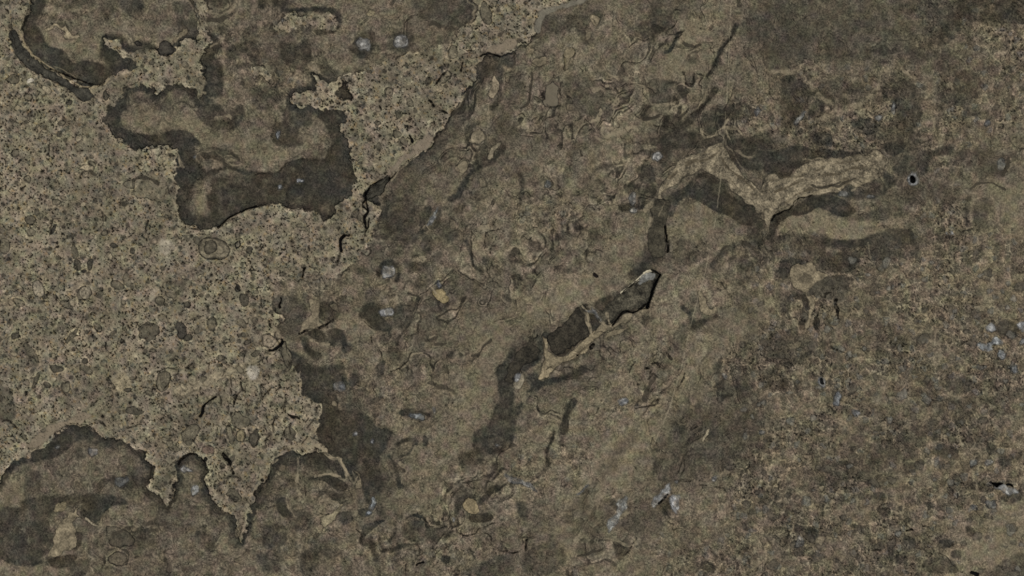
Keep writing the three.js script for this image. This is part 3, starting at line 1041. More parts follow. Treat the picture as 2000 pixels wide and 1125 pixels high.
part(1000, 844, `
f .6 3|1150,560 1220,510 1250,580 1280,640 1200,640
k .75 3|1150,550 1220,490
k .65 4|1280,380 1400,380
X .7|1270,380 1300,380 1290,410
X .7|1560,360 1620,340 1590,380
p .45 5|1600,350 1680,310 1800,290
k .5 2|1690,300 1780,300
k .55 2.5|1480,410 1640,440 1680,500
p .5 4|490,470 560,430 620,380
d .7 7|330,0 300,90 270,150 280,250 260,300
f .26 12|500,700 600,600 800,560 760,680 740,760 560,860 540,760
f .26 10|820,700 1000,640 1150,640 1150,760 1000,800 840,740
f .35|600,860 720,880 680,950 540,970 520,900
p .55 3|780,830 900,890 960,880 960,830
p .45 4|850,660 980,610
b .5 3|520,970 680,930 720,900
f .5 3|820,850 920,890 860,980 820,980 800,900
k .6 3|870,970 940,900
f .5|40,560 110,570 110,680 60,640
k .5 2|0,830 180,825
k .75 4|120,850 100,930
k .7 3|0,945 50,940
f .35|100,960 300,860 420,980 300,1100 120,1100
m .65|1200,700 2000,600 2000,1140 1200,1140
m .6|0,200 600,100 500,400 100,500
L .45|850,1000 1130,960 1120,1140 800,1140
L .4|620,100 760,100 700,400 640,300
f .28 14|1700,-10 1900,-10 1850,200 1640,290 1400,300 1200,350 1060,340 1100,200 1150,60
f .35|1150,360 1260,360 1200,470 1120,500
p .35 3|1830,60 1840,20
f .6 2|1240,500 1260,600 1200,560
`);
part(1500, 844, `
m .85|-20,-20 2000,-20 2000,450 1500,700 1400,1000 1000,1140 -20,1140
f .5 3|1840,500 1980,460 1960,540 1860,540
L .75|1700,700 1800,620 1950,560 2020,560 2020,800 1900,1000 1600,1020 1450,1060 1380,970 1560,900
f .45 3|1240,1000 1380,980 1480,1080 1300,1100 1220,1060
k .5 2.2|1100,930 1180,910 1260,940 1350,955 1400,980 1450,1040 1520,1100
k .9 7|1600,1105 1640,1115
k .7 3|830,915 880,925
k .75 4|1080,765 1130,765
k .65 3|1210,735 1250,735
k .6 3|890,90 900,60 950,75
k .5 2.5|1430,540 1510,545 1510,500
f .5 2.5|1060,830 1120,820 1150,880 1100,900
f .5 2.5|940,900 980,900 980,1010 950,1000
f .5 2.5|1000,970 1070,960 1070,1020 1020,1030
f .5 2.5|1340,850 1420,840 1440,890 1370,900
f .5 2.5|1440,930 1500,940 1500,980 1440,980
f .5 2.5|1550,740 1610,760 1610,810 1560,800
f .5 2.5|1230,550 1300,560 1300,590 1250,585
f .5 2.5|1060,660 1110,670 1100,710 1060,700
f .5 2.5|860,590 940,600 930,650 880,640
f .5 2.5|840,480 900,480 900,520 850,520
f .5 2.5|210,720 270,740 260,790 210,780
f .5 2.5|300,760 380,770 380,830 310,820
f .5 2.5|660,720 740,740 740,790 680,760
f .45 2.5|1060,250 1150,250 1150,300 1080,310
f .45 2.5|790,220 860,230 860,290 800,280
f .45 2.5|1810,180 1870,200 1870,260 1810,250
f .45 2.5|1900,160 1970,170 1970,220 1900,220
f .45 2.5|1710,100 1780,110 1780,170 1720,160
f .45 2.5|1650,410 1740,410 1730,470 1660,460
f .45 2.5|1540,390 1610,390 1610,440 1550,440
f .45 2.5|1330,100 1470,130 1470,210 1340,190
f .4|1440,340 1520,340 1510,390 1440,390
f .4|1800,1040 2000,960 2000,1140 1700,1140
X .5|1590,570 1640,570 1630,620 1600,610
X .5|1700,210 1760,220 1740,250 1700,250
P .4|270,170 340,180 330,210 280,200
p .35 4|60,260 90,220
`);

// broad soft swaths along the bedding
for (const [s, w, a] of [['1090,1090 1180,950 1290,810 1400,670 1500,590', 66, 0.75], ['1010,900 1100,800 1200,740 1290,650', 40, 0.4], ['930,700 1010,620 1130,570 1230,500', 60, 0.6], ['1040,470 1150,330 1210,250', 50, 0.35],
  ['1200,320 1260,210 1330,110 1400,20', 60, 0.45], ['900,880 940,760 980,640', 50, 0.4], ['1280,470 1340,450 1420,460', 40, 0.4], ['1560,900 1700,800 1850,690', 60, 0.4], ['1700,980 1850,900 1990,800', 50, 0.35], ['1900,420 1960,500 1980,600', 70, 0.4], ['1620,620 1750,600 1900,560', 60, 0.35], ['1560,790 1650,720', 60, 0.35], ['1080,150 1130,80 1200,20', 50, 0.35]])
  stroke(LT, s, w, w * 0.4, a, { on: 'in', rough: 0.5, seed: 23 });
for (const [s, w, a] of [['1010,150 980,250 920,360 860,470 820,560', 26, 0.35], ['1110,1010 1180,920 1240,840', 22, 0.3], ['1290,720 1340,640 1350,580', 16, 0.25], ['1440,560 1470,640 1440,720', 30, 0.3], ['1600,960 1750,870 1880,800', 40, 0.3], ['1400,1060 1500,980 1600,920', 30, 0.2], ['880,560 830,640 800,740', 26, 0.25], ['1060,430 1100,360 1130,290', 20, 0.3], ['1190,180 1240,110 1300,40', 20, 0.25]])
  stroke(DK, s, w, w * 0.35, a, { on: 'in', rough: 0.6, seed: 27 });

// ------------------------------------------------------------------ base colour and relief of every ground
const C = { mid: [90, 82, 68], tan: [109, 100, 82], brown: [80, 73, 61], dark: [53, 50, 42], grit: [115, 106, 88], pale: [136, 125, 101] };
for (let j = 0; j < NY; j++) for (let i = 0; i < NX; i++) {
  const k = j * NX + i, x = i + OX, y = j + OY;
  const low = fbm(x / 190, y / 190, 60, 3), mid = fbm(x / 46 + low * 2, y / 46, 64, 3), fine = vn(x / 2.1, y / 2.1, 70), fin2 = vn(x / 5.1, y / 5.1, 71), px = hash(i, j, 72);
  // smooth stone
  let t = clamp((low - 0.5) * 1.3 + (mid - 0.5) * 1.6, -1, 1), c0 = C.mid, c1 = t > 0 ? C.tan : C.brown; t = Math.abs(t) * 0.85;
  let r = lerp(c0[0], c1[0], t), g = lerp(c0[1], c1[1], t), b = lerp(c0[2], c1[2], t), z = (mid - 0.5) * 1.2;
  const lt = LT[k]; r = lerp(r, 111, lt * 0.8); g = lerp(g, 102, lt * 0.8); b = lerp(b, 82, lt * 0.8);
  const quiet = 1 - 0.35 * lt;
  // patches of slightly different stone with ragged edges, drawn out along the bedding that runs up to the right
  {
    const ob = sstep(640, 900, x) * sstep(1650, 1350, x), st = 1 - 0.45 * ob, u = (x * 0.64 - y * 0.77), v = (x * 0.77 + y * 0.64), f1 = fbm(u / 60, v / 60, 160, 3) - 0.5, f2 = fbm(u / 60 + 9, v / 60, 163, 3) - 0.5;
    const uu = (u + f1 * 70) * st, vv = v + f2 * 70;
    const pa = fbm(uu / 74, vv / 74, 166, 4), pb = fbm(uu / 30 + 40, vv / 30, 170, 4), pc = fbm(uu / 13 + 80, vv / 13, 174, 3);
    const ea = (1 - sstep(0.0, 0.012, Math.abs(pa - 0.47))) * sstep(0.5, 0.68, vn(x / 33, y / 33, 177)), eb = (1 - sstep(0.0, 0.016, Math.abs(pb - 0.56))) * sstep(0.48, 0.68, vn(x / 24, y / 24, 178));
    const busy = 0.55 + 0.75 * vn(x / 120, y / 120, 179), q2 = 1 - 0.72 * lt;
    let m = 0.085 * (sstep(0.45, 0.475, pa) - 0.6) + 0.09 * busy * (sstep(0.61, 0.575, pb) - 0.65) + 0.2 * busy * (pc - 0.5) + 0.08 * (pb - 0.5);
    m -= 0.24 * ea + 0.2 * eb * busy;
    const gate = sstep(0.38, 0.55, fbm(u / 90 + 3, v / 90, 180, 2)) * (0.5 + 0.5 * ob);
    if (gate > 0.02) for (let q = 0; q < 3; q++) {
      const lv = pa - (0.385 + q * 0.062), cut = sstep(0.4, 0.62, vn(x / 27 + q * 9, y / 27, 182)), wv = 0.011 + 0.016 * vn(x / 40, y / 40, 184 + q);
      m -= gate * cut * 0.32 * (1 - sstep(wv * 0.3, wv, Math.abs(lv)));
      m += gate * cut * 0.18 * (1 - sstep(wv * 0.4, wv, Math.abs(lv - wv * 1.7)));
      z -= gate * cut * 1.2 * (1 - sstep(wv * 0.3, wv, Math.abs(lv)));
    }
    const sp = sstep(0.6, 0.7, pc) * sstep(0.5, 0.62, pb) * busy; m += 0.1 * sp;
    m = 1 + m * q2; r *= m; g *= m; b *= m; z += (pa - 0.5) * 2 + (pb - 0.5) * 1.2 - (ea + eb) * 1.1;
  }
  // shelly hash: thin wavering pale and dark threads
  const hs = HSH[k];
  if (hs > 0.03) {
    const wx = x + (fbm(x / 18, y / 18, 80, 2) - 0.5) * 30, wy = y + (fbm(x / 18, y / 18, 82, 2) - 0.5) * 30;
    const a1 = Math.abs(fbm(wx / 24, wy / 24, 84, 2) - 0.5), a2 = Math.abs(fbm(wx / 17 + 31, wy / 17, 86, 2) - 0.5);
    const l1 = (1 - sstep(0.006, 0.035, a1)) * sstep(0.5, 0.62, vn(x / 21, y / 21, 88)), l2 = (1 - sstep(0.006, 0.04, a2)) * sstep(0.48, 0.62, vn(x / 25, y / 25, 89));
    const m = 1 - hs * 0.36 * l1; r *= m; g *= m; b *= m; z -= hs * l1 * 1.2;
    const q = hs * 0.34 * l2; r = lerp(r, 128, q); g = lerp(g, 117, q); b = lerp(b, 95, q);
    const bl = hs * 0.3 * (fbm(x / 9, y / 9, 90, 2) - 0.5); r *= 1 + bl; g *= 1 + bl; b *= 1 + bl * 1.05;
  }
  // mottled ground: dark rounded grains in paler cement
  const mo = MOT[k]; r *= 1 + mo * 0.1; g *= 1 + mo * 0.09; b *= 1 + mo * 0.08;
  if (mo > 0.03) {
    const wx = x + (vn(x / 7, y / 7, 100) - 0.5) * 8, wy = y + (vn(x / 7, y / 7, 101) - 0.5) * 8;
    const dens = fbm(x / 60, y / 60, 104, 2), w = worley(wx / 12.5, wy / 12.5, 102), e = sstep(0.04, 0.2, w[1] - w[0]) * sstep(0.7, 0.42, w[0]), on = sstep(0.25, 0.65, w[2] * 0.55 + dens * 0.6);
    const w3 = w[2], grain = e * on;
    const w5 = worley(wx / 5.6, wy / 5.6, 106), e5 = sstep(0.05, 0.25, w5[1] - w5[0]) * sstep(0.45, 0.8, w5[2]);
    let q = mo * (0.44 * grain + 0.36 * e5 * sstep(0.35, 0.6, dens)), pale = mo * (1 - 0.8 * e) * (0.08 + 0.9 * vn(x / 3.4, y / 3.4, 109)) * sstep(0.4, 0.7, vn(x / 16, y / 16, 108) * 0.6 + dens * 0.5);
    r = lerp(r, 60, q); g = lerp(g, 55, q); b = lerp(b, 46, q);
    if (w3 > 0.9) { r = lerp(r, 108, grain * mo * 0.35); g = lerp(g, 106, grain * mo * 0.35); b = lerp(b, 98, grain * mo * 0.35); }
    r = lerp(r, 132, pale); g = lerp(g, 120, pale); b = lerp(b, 99, pale);
    z += mo * (grain * 0.8 - (1 - e) * 0.7);
    const pit = sstep(0.76, 0.86, vn(x / 3.1, y / 3.1, 110)) * mo * sstep(0.35, 0.6, dens); r *= 1 - pit * 0.4; g *= 1 - pit * 0.4; b *= 1 - pit * 0.4; z -= pit * 1.6;
  }
  // dark staining
  const gs = gritSD[k], d6 = fbm(x / 11, y / 11, 116, 3), rw = RIM[k] * (0.75 + 0.6 * mid);
  let ds = DK[k];
  if (rw > 1 && gs > -2) { const e = 0.92 * Math.min(1, RIM[k] / 6) * (1 - sstep(rw * 0.5, rw * 1.2, gs + (d6 - 0.5) * 9)); ds = 1 - (1 - ds) * (1 - e); }
  const dk = clamp(ds * (0.8 + 0.36 * fbm(x / 24, y / 24, 118, 2) + 0.22 * (mid - 0.5) + 0.85 * (d6 - 0.5) + 0.25 * (fin2 - 0.5)), 0, 0.98), hue = vn(x / 34, y / 34, 112) - 0.5;
  const dm = 1 - dk * (0.42 + 0.3 * (d6 - 0.5) + 0.12 * LT[k]);
  r = 0.6 * lerp(r, C.dark[0] + hue * 8, dk) + 0.4 * r * dm; g = 0.6 * lerp(g, C.dark[1], dk) + 0.4 * g * dm; b = 0.6 * lerp(b, C.dark[2] - hue * 8, dk) + 0.4 * b * dm; z -= dk * 1.0;
  // grain of the smooth stone
  let n = (fine - 0.5) * 0.44 + (fin2 - 0.5) * 0.15 + (px - 0.5) * 0.26; n *= quiet;
  const sp = sstep(0.83, 0.93, vn(x / 2.7, y / 2.7, 114)) * sstep(0.45, 0.75, vn(x / 40, y / 40, 115)); n -= 0.3 * sp; z -= sp * 0.8;
  const sq = sstep(0.86, 0.95, vn(x / 2.4, y / 2.4, 117)); n += 0.22 * sq;
  z += (fine - 0.5) * 0.35;
  r *= 1 + n; g *= 1 + n; b *= 1 + n;
  // coarse grit
  const ga = sstep(0.9, -0.9, gs);
  if (ga > 0) {
    const wx = x + (vn(x / 6, y / 6, 120) - 0.5) * 5, wy = y + (vn(x / 6, y / 6, 121) - 0.5) * 5;
    const w = worley(wx / 4.2, wy / 4.2, 122), e = sstep(0.02, 0.28, w[1] - w[0]), wid = w[2];
    const lo = fbm(x / 70, y / 70, 124, 3) - 0.5, ml = fbm(x / 22, y / 22, 127, 2) - 0.5;
    let gr = C.grit[0], gg = C.grit[1], gb = C.grit[2];
    let m = 1 + lo * 0.34 + ml * 0.3 + (fbm(x / 7, y / 7, 137, 2) - 0.5) * 0.24 + (wid - 0.5) * 0.14 * e - (1 - e) * 0.03 + (fine - 0.5) * 0.24 + (px - 0.5) * 0.14;
    let zz = 0.5 + e * 0.4 + (wid - 0.5) * 0.5 + (fine - 0.5) * 0.5;
    if (wid > 0.95) { m *= 1.1; } else if (wid < 0.06) { m *= 0.86; gr *= 0.97; gb *= 1.03; }
    if (wid > 0.4 && wid < 0.44) { gr *= 1.04; gb *= 0.93; }
    const pitd = 0.82 - lo * 0.2, p1 = sstep(pitd, pitd + 0.08, vn(x / 2.6, y / 2.6, 130)), p2 = sstep(0.86, 0.94, vn(x / 2.2 + 5, y / 2.2, 131));
    const pit = Math.max(p1, p2 * 0.7); m *= 1 - 0.5 * pit; zz -= pit * 3.2;
    const w7 = worley(x / 15 + 3.3, y / 15, 134), ring = Math.abs(w7[0] - 0.3 * (0.5 + w7[2])) , rr = (1 - sstep(0.03, 0.09, ring)) * (w7[2] > 0.72 ? 1 : 0); m *= 1 - 0.2 * rr; zz -= rr * 0.7;
    const d7 = w7[2] < 0.2 ? sstep(0.36, 0.22, w7[0]) : 0; m *= 1 - 0.3 * d7 * (1 - 0.5 * pit);
    r = lerp(r, gr * m, ga); g = lerp(g, gg * m, ga); b = lerp(b, gb * m, ga); z = lerp(z, zz, ga);
  }
  if (DKG[k] > 0.01) { const q = DKG[k] * (0.9 + 0.5 * (d6 - 0.5)); r = lerp(r, 62, q); g = lerp(g, 58, q); b = lerp(b, 49, q); z -= q; }
  // a fine seam where the grit meets the smooth stone
  const seam = (1 - sstep(0.4, 2.2, Math.abs(gs - 1.2))) * sstep(0.35, 0.65, vn(x / 28, y / 28, 140));
  if (seam > 0) { const m = 1 - 0.3 * seam; r *= m; g *= m; b *= m; z -= seam * 1.4; }
  const halo = (1 - sstep(0.5, 4, Math.abs(gs + 3))) * 0.16 * sstep(0.3, 0.7, vn(x / 18, y / 18, 141)); r *= 1 + halo; g *= 1 + halo; b *= 1 + halo;
  // mineral tints
  const h1 = (vn(x / 11, y / 11, 150) - 0.5) * 0.045, h2 = (vn(x / 15, y / 15, 151) - 0.5) * 0.05;
  R[k] = r * (1 + h1); G[k] = g * (1 + h2 * 0.5 - h1 * 0.35); B[k] = b * (1 - h2); Z[k] = z;
  if (gs < 0) ID[k] = 1;
}

// ------------------------------------------------------------------ pieces set in the stone
function place(shape, o, closed = true) {
  const p = shape, q = segs(p, closed), id = o.name ? regions.push({ name: o.name, label: o.label, gloss: o.gloss }) - 1 : 0, ra = o.rag ?? 3, sd = o.seed ?? Math.floor(rnd() * 9000), em = o.edge ?? 0, soft = o.soft ?? 1;
  each(p, 10 + ra + soft, (k, x, y) => {
    const rs = o.rs ?? 9, d = dist(q, x + (vn(x / rs, y / rs, sd) - 0.5) * ra * 2 + (vn(x / 3, y / 3, sd + 1) - 0.5) * Math.min(ra, 2), y + (vn(x / rs, y / rs, sd + 2) - 0.5) * ra * 2 + (vn(x / 3, y / 3, sd + 3) - 0.5) * Math.min(ra, 2), true);
    if (d > 8 + soft) return;
    let a = (o.a ?? 1) * sstep(soft, -soft, d);
    if (o.facet) a *= 0.55 + 0.5 * sstep(0.25, 0.6, fbm(x / 7, y / 7, sd + 15, 2));
    const n = 1 + ((vn(x / 2.2, y / 2.2, sd + 5) - 0.5) * 0.36 + (fbm(x / 11, y / 11, sd + 6, 2) - 0.5) * 0.5 + (hash(x | 0, y | 0, sd) - 0.5) * 0.2) * (o.noise ?? 1);
    let c = o.c, zz = o.z ?? 0;
    if (o.rim && d < 0) { const e = sstep(-o.rim[1], 0, d) * (0.6 + 0.8 * vn(x / 9, y / 9, sd + 8)); c = [lerp(c[0], o.rim[0][0], clamp(e, 0, 1)), lerp(c[1], o.rim[0][1], clamp(e, 0, 1)), lerp(c[2], o.rim[0][2], clamp(e, 0, 1))]; }
    if (o.rings && d < 0) { const s = 1 - 0.24 * sstep(0.55, 0.95, Math.sin(d * o.rings + fbm(x / 9, y / 9, sd + 9, 2) * 5) * 0.5 + 0.5); c = [c[0] * s, c[1] * s, c[2] * s]; }
    R[k] = lerp(R[k], c[0] * n, a); G[k] = lerp(G[k], c[1] * n, a); B[k] = lerp(B[k], c[2] * n, a);
    if (o.facet && d < 0) { const w = worley(x / o.facet, y / o.facet, sd + 10), f = 0.76 + 0.34 * w[2] * w[2] + 0.24 * (fbm(x / 5, y / 5, sd + 14, 2) - 0.5) + (w[1] - w[0] < 0.1 ? 0.08 : 0); R[k] *= f; G[k] *= f; B[k] *= f; zz += (w[2] - 0.3) * 1.6 + (WO[3] * (w[2] - 0.5) + WO[4] * (0.5 - hash(w[2] * 1e6 | 0, 3, 1))) * 2; }
    if (o.z !== undefined) Z[k] = lerp(Z[k], zz + (o.keep ?? 0.3) * Z[k], o.slope ? a * sstep(0, -o.slope, d) : a);
    const line = (1 - sstep(0.4, 1.7, Math.abs(d))) * em * (0.4 + 0.9 * vn(x / 10, y / 10, sd + 7)); if (line > 0) { const m = 1 - line; R[k] *= m; G[k] *= m; B[k] *= m; Z[k] -= line * 1.6; }
    const out = o.halo ? (1 - sstep(0.3, 2.6, Math.abs(d - 2.4))) * o.halo * vn(x / 7, y / 7, sd + 12) : 0; if (out > 0) { R[k] *= 1 + out; G[k] *= 1 + out; B[k] *= 1 + out * 0.9; }
    if (d < 0 && id) ID[k] = id;
  });
}
const poly = (s) => spline(pts(s), true, 5);
function oval(cx, cy, rx, ry, deg = 0, lump = 0.16) {
  const p = [], a = deg * Math.PI / 180, n = Math.max(14, Math.round(rx + ry)), s = Math.floor(rnd() * 1e4);
  for (let i = 0; i < n; i++) {
    const t = i / n * 2 * Math.PI, f = 1 + (vn(Math.cos(t) * 1.4 + 5, Math.sin(t) * 1.4 + 5, s) - 0.5) * 2 * lump, u = Math.cos(t) * rx * f, v = Math.sin(t) * ry * f;
    p.push([cx + u * Math.cos(a) - v * Math.sin(a), cy + u * Math.sin(a) + v * Math.cos(a)]);
  }
  return p;
}
// thin lines: cracks (dark, cut into the stone) and threads (pale)
function line(s, w, c, a, o = {}) {
  const p = spline(pts(s), false, 6), q = segs(p, false), sd = Math.floor(rnd() * 9000), ra = o.rag ?? 2, id = o.name ? regions.push({ name: o.name, label: o.label }) - 1 : 0;
  each(p, w + ra + 4, (k, x, y) => {
    const ws = o.ws ?? 13, d = dist(q, x + (vn(x / ws, y / ws, sd) - 0.5) * ra * 2 + (vn(x / 4, y / 4, sd + 5) - 0.5) * 1.6, y + (vn(x / ws, y / ws, sd + 1) - 0.5) * ra * 2 + (vn(x / 4, y / 4, sd + 6) - 0.5) * 1.6, false);
    const ww = w * (o.even ? 1 : 0.35 + 1.1 * vn(x / 14, y / 14, sd + 2)) * (o.ends ? clamp(Math.min(ALONG, 1 - ALONG) * 6, 0.15, 1) : 1) / 2, gap = o.gap ? sstep(o.gap - 0.1, o.gap + 0.1, vn(x / 19, y / 19, sd + 3)) : 1;
    let v = a * gap * (1 - sstep(ww - 0.6, ww + 0.8, d));
    if (o.crumb) v *= 0.5 + 0.5 * sstep(0.3, 0.6, vn(x / 3.6, y / 3.6, sd + 4));
    if (v <= 0) return;
    R[k] = lerp(R[k], c[0], v); G[k] = lerp(G[k], c[1], v); B[k] = lerp(B[k], c[2], v);
    Z[k] += (o.z ?? 0) * v;
    if (id && d < Math.max(ww, 1.2)) ID[k] = id;
  });
}

// pale veins and patches of cement
const PALE = [110, 100, 81], vein = (s, o = {}) => place(poly(s), { name: 'pale_patch', label: o.label, c: o.c ?? PALE, rag: 3, edge: 0.3, z: 0.5, keep: 0.6, noise: 0.9, halo: 0, ...o });
vein(`1286,388 1292,368 1300,345 1312,325 1330,310 1360,298 1385,290 1408,280 1413,292 1422,308 1432,320 1446,332 1460,346 1476,360 1484,372 1492,356 1502,346 1526,345 1552,330 1590,315 1640,306 1680,302 1718,295 1737,308
  1731,330 1716,346 1690,358 1662,366 1640,374 1600,380 1570,384 1545,394 1522,408 1509,425 1501,446 1497,476 1493,450 1488,430 1480,411 1470,399 1450,386 1435,381 1424,372 1414,354 1404,344 1390,337 1370,336 1350,344 1330,350 1311,364 1297,384`,
  { name: 'pale_vein', label: 'long branching pale tan vein with a drip-shaped tip', c: [104, 95, 78], edge: 0.3, noise: 1.5, rag: 8, rs: 18, soft: 3.2, a: 0.9 });
vein('1060,655 1068,665 1075,690 1090,697 1106,692 1126,678 1146,660 1158,648 1186,640 1172,655 1156,665 1150,680 1140,692 1120,702 1104,708 1088,716 1070,737 1050,742 1060,716 1062,690', { label: 'fan-shaped pale patch below the dark lens', c: [117, 106, 85] });
vein('1540,535 1550,520 1575,513 1592,518 1600,532 1612,536 1620,539 1612,545 1602,552 1590,562 1582,572 1591,592 1586,620 1578,642 1570,640 1579,610 1577,586 1570,571 1555,565 1547,550', { label: 'keyhole-shaped pale patch' });
place(oval(1572, 545, 13, 11), { c: [88, 80, 65], rag: 4, a: 0.8 });
place(poly('1585,572 1600,548 1640,540 1655,560 1640,590 1610,585'), { c: [74, 69, 58], rag: 5, a: 0.7, soft: 3 });
vein('1362,568 1372,572 1381,590 1390,604 1401,598 1399,613 1373,611 1367,590', { label: 'small pale hook-shaped patch' });
vein('156,974 151,1004 162,1012 150,1012 141,1022 151,1046 146,1070 130,1075 116,1086 90,1088 104,1072 105,1050 115,1026 136,1004 149,990', { label: 'pale gritty pocket in the lower left lobe', rag: 4 });
vein('165,1010 178,1018 190,1027 178,1024 166,1017', { c: [130, 120, 100] });
place(oval(118, 990, 12, 9, 10), { name: 'pale_patch', c: [112, 102, 80], edge: 0.2, z: 0.6 });
vein('957,172 962,146 972,156 974,180 963,192 955,186', { c: [115, 104, 86] });
vein('980,276 967,296 959,313 949,308 962,286', { c: [111, 102, 84] });
vein('1103,100 1115,92 1123,104 1112,118 1106,136 1102,118', { c: [118, 108, 82] });
vein('1036,122 1060,118 1068,124 1050,130 1040,128', { c: [112, 102, 82], a: 0.8 });
vein('1150,34 1160,28 1172,38 1166,52 1156,46');
vein('90,56 101,48 112,47 121,52 129,49 137,62 148,68 156,75 140,77 128,73 126,62 117,55 108,53 100,59 93,61', { label: 'hooked pale patch in the upper left lobe', c: [122, 111, 90] });
vein('905,985 915,973 928,980 935,995 926,1007 915,1000 908,996', { c: [118, 106, 82] });
vein('722,18 715,26 724,31 733,22', { c: [118, 108, 86] });
vein('918,262 930,255 948,262 944,280 930,284 920,278', { c: [114, 106, 90], rings: 0.8 });
vein('895,325 905,310 915,318 910,335 898,345', { c: [106, 98, 80], a: 0.8 });
vein('844,568 862,565 876,580 868,592 852,582', { c: [116, 104, 78] });
vein('1010,740 1020,728 1026,742 1012,760 1002,752', { c: [112, 104, 88] });
vein('1182,660 1195,645 1230,640 1200,656', { c: [112, 102, 82], a: 0.7 });
vein('625,1012 650,1000 672,985 660,1005 645,1022 632,1030', { c: [116, 107, 86] });
vein('340,758 400,735 450,715 490,708 470,725 420,748 380,770 345,778', { name: 'pale_streak', label: 'pale streaked band across the grit', c: [132, 121, 99], a: 0.8, soft: 4, edge: 0, rings: 0.55 });
vein('220,740 240,730 258,742 250,765 226,764', { c: [130, 119, 96], a: 0.8, soft: 4, edge: 0 });
vein('312,470 330,468 342,482 328,496 312,492', { c: [138, 129, 112], a: 0.8, soft: 4, edge: 0 });
vein('482,720 500,712 508,726 490,742', { c: [146, 138, 124], a: 0.8, soft: 3, edge: 0 });

for (const [s, w, a] of [['1512,372 1545,360 1590,346 1640,336 1690,328', 5, 0.6], ['1535,392 1570,372 1620,360 1660,352', 4, 0.5], ['1505,352 1550,345 1600,330 1650,318 1700,312', 3, 0.55], ['1310,350 1335,326 1370,312 1404,300', 4, 0.55], ['1405,300 1420,325 1440,345 1470,368', 3, 0.6], ['1420,345 1450,372 1480,385', 3, 0.35], ['1490,372 1520,362', 3, 0.3], ['1300,360 1320,338', 3, 0.4],
  ['1100,712 1130,690 1160,664', 2.4, 0.5], ['1108,704 1135,684 1156,664', 2, 0.4], ['1094,722 1120,706 1140,692', 2.4, 0.4], ['1066,660 1064,700 1060,735', 2.5, 0.4]])
  line(s, w * 1.3, [74, 66, 52], Math.min(1, a * 1.35), { gap: 0.34, rag: 5, ws: 26, z: -1, crumb: true });
for (const [s, w, a] of [['1298,372 1310,342 1332,318 1365,302 1406,288', 3, 0.6], ['1500,362 1545,350 1600,322 1680,306', 3, 0.5], ['1530,398 1580,378 1640,368 1700,352', 3, 0.5]])
  line(s, w * 1.8, [122, 111, 89], a * 0.9, { gap: 0.36, rag: 5, ws: 26, z: 0.3, crumb: true });

// dark, sharply bounded pieces
const DARK = [58, 55, 46];
place(poly('22,58 30,60 36,72 48,95 70,118 100,140 130,158 150,170 172,175 184,187 178,195 163,197 148,187 122,167 85,150 52,129 30,104 20,76'), { name: 'dark_leaf', label: 'narrow dark leaf-shaped sliver beside the upper left lobe', c: [61, 58, 50], rag: 2.5, edge: 0.4, z: -0.5, halo: 0.25, noise: 1.2 });
line('38,62 54,94 72,114 102,134 132,156 166,169 196,168 214,154', 3.2, [132, 119, 94], 0.8, { z: 0.4 });
line('70,113 95,128 130,140 160,160', 2, [122, 110, 88], 0.6, { gap: 0.35 });
place(poly('1140,594 1150,612 1152,640 1148,656 1126,672 1102,688 1086,694 1076,681 1069,664 1080,648 1105,628 1125,606'), { name: 'dark_lens', label: 'dark lens split by a pale thread, centre of the slab', c: [49, 45, 37], rag: 3.5, soft: 1.5, a: 0.8, z: -1.8, noise: 1.7, edge: 0.4 });
place(poly('1048,652 1040,668 1056,690 1042,706 1022,716 1006,736 994,748 985,742 992,720 1008,696 1028,672'), { name: 'dark_lens', label: 'dark sliver at the upper bend of the dark band', c: [49, 45, 37], rag: 4, soft: 1.5, a: 0.75, z: -1.5, noise: 1.7, edge: 0.35 });
place(poly('1275,393 1306,393 1305,421 1300,441 1300,481 1295,501 1277,504 1267,488 1265,456 1272,426 1270,406'), { name: 'dark_lens', label: 'upright dark block ending in a black crack', c: [58, 54, 44], rag: 2, soft: 1.6, a: 0.85, z: -1.2, noise: 1.4, edge: 0.3 });
// the chipped hollow
place(poly('1286,534 1271,529 1262,530 1248,542 1230,556 1214,571 1196,588 1172,610 1166,626 1178,632 1190,634 1202,622 1214,610 1242,603 1262,598 1272,580 1278,560'), { name: 'hollow', label: 'dark chipped hollow with a pale broken edge', c: [64, 60, 50], rag: 1.6, soft: 0.9, edge: 0.2, z: -4, keep: 1, slope: 5, noise: 1.5 });
line('1272,528 1262,532 1250,543 1232,556 1214,571', 4.2, [172, 162, 138], 0.95, { name: 'broken_edge', label: 'pale broken edge along the top of the hollow', z: 0.6, rag: 1.2 });
place(poly('1250,542 1266,531 1279,535 1276,546 1262,550 1248,556'), { c: [104, 103, 98], rag: 2, a: 0.8, soft: 1.5 });
line('1290,537 1280,556 1274,574 1268,590 1263,602', 3.8, [12, 11, 9], 1, { name: 'crack', label: 'black crack along the right side of the hollow', z: -9, rag: 1 });
line('1272,527 1282,531 1291,537', 2.2, [22, 20, 16], 0.9, { z: -3, rag: 1 });
line('1262,602 1240,606 1216,612 1204,624 1192,634', 2, [20, 18, 14], 0.85, { z: -3, gap: 0.25 });
line('1248,544 1230,559 1214,573', 2, [24, 22, 17], 0.8, { z: -3, rag: 1 });
line('1301,441 1302,455 1300,471 1305,476 1304,491', 2.8, [24, 22, 17], 0.9, { name: 'crack', label: 'short black crack beside the upright dark block', z: -6, rag: 2.4, gap: 0.3 });
line('1170,608 1158,600 1146,597', 2, [130, 122, 106], 0.4);
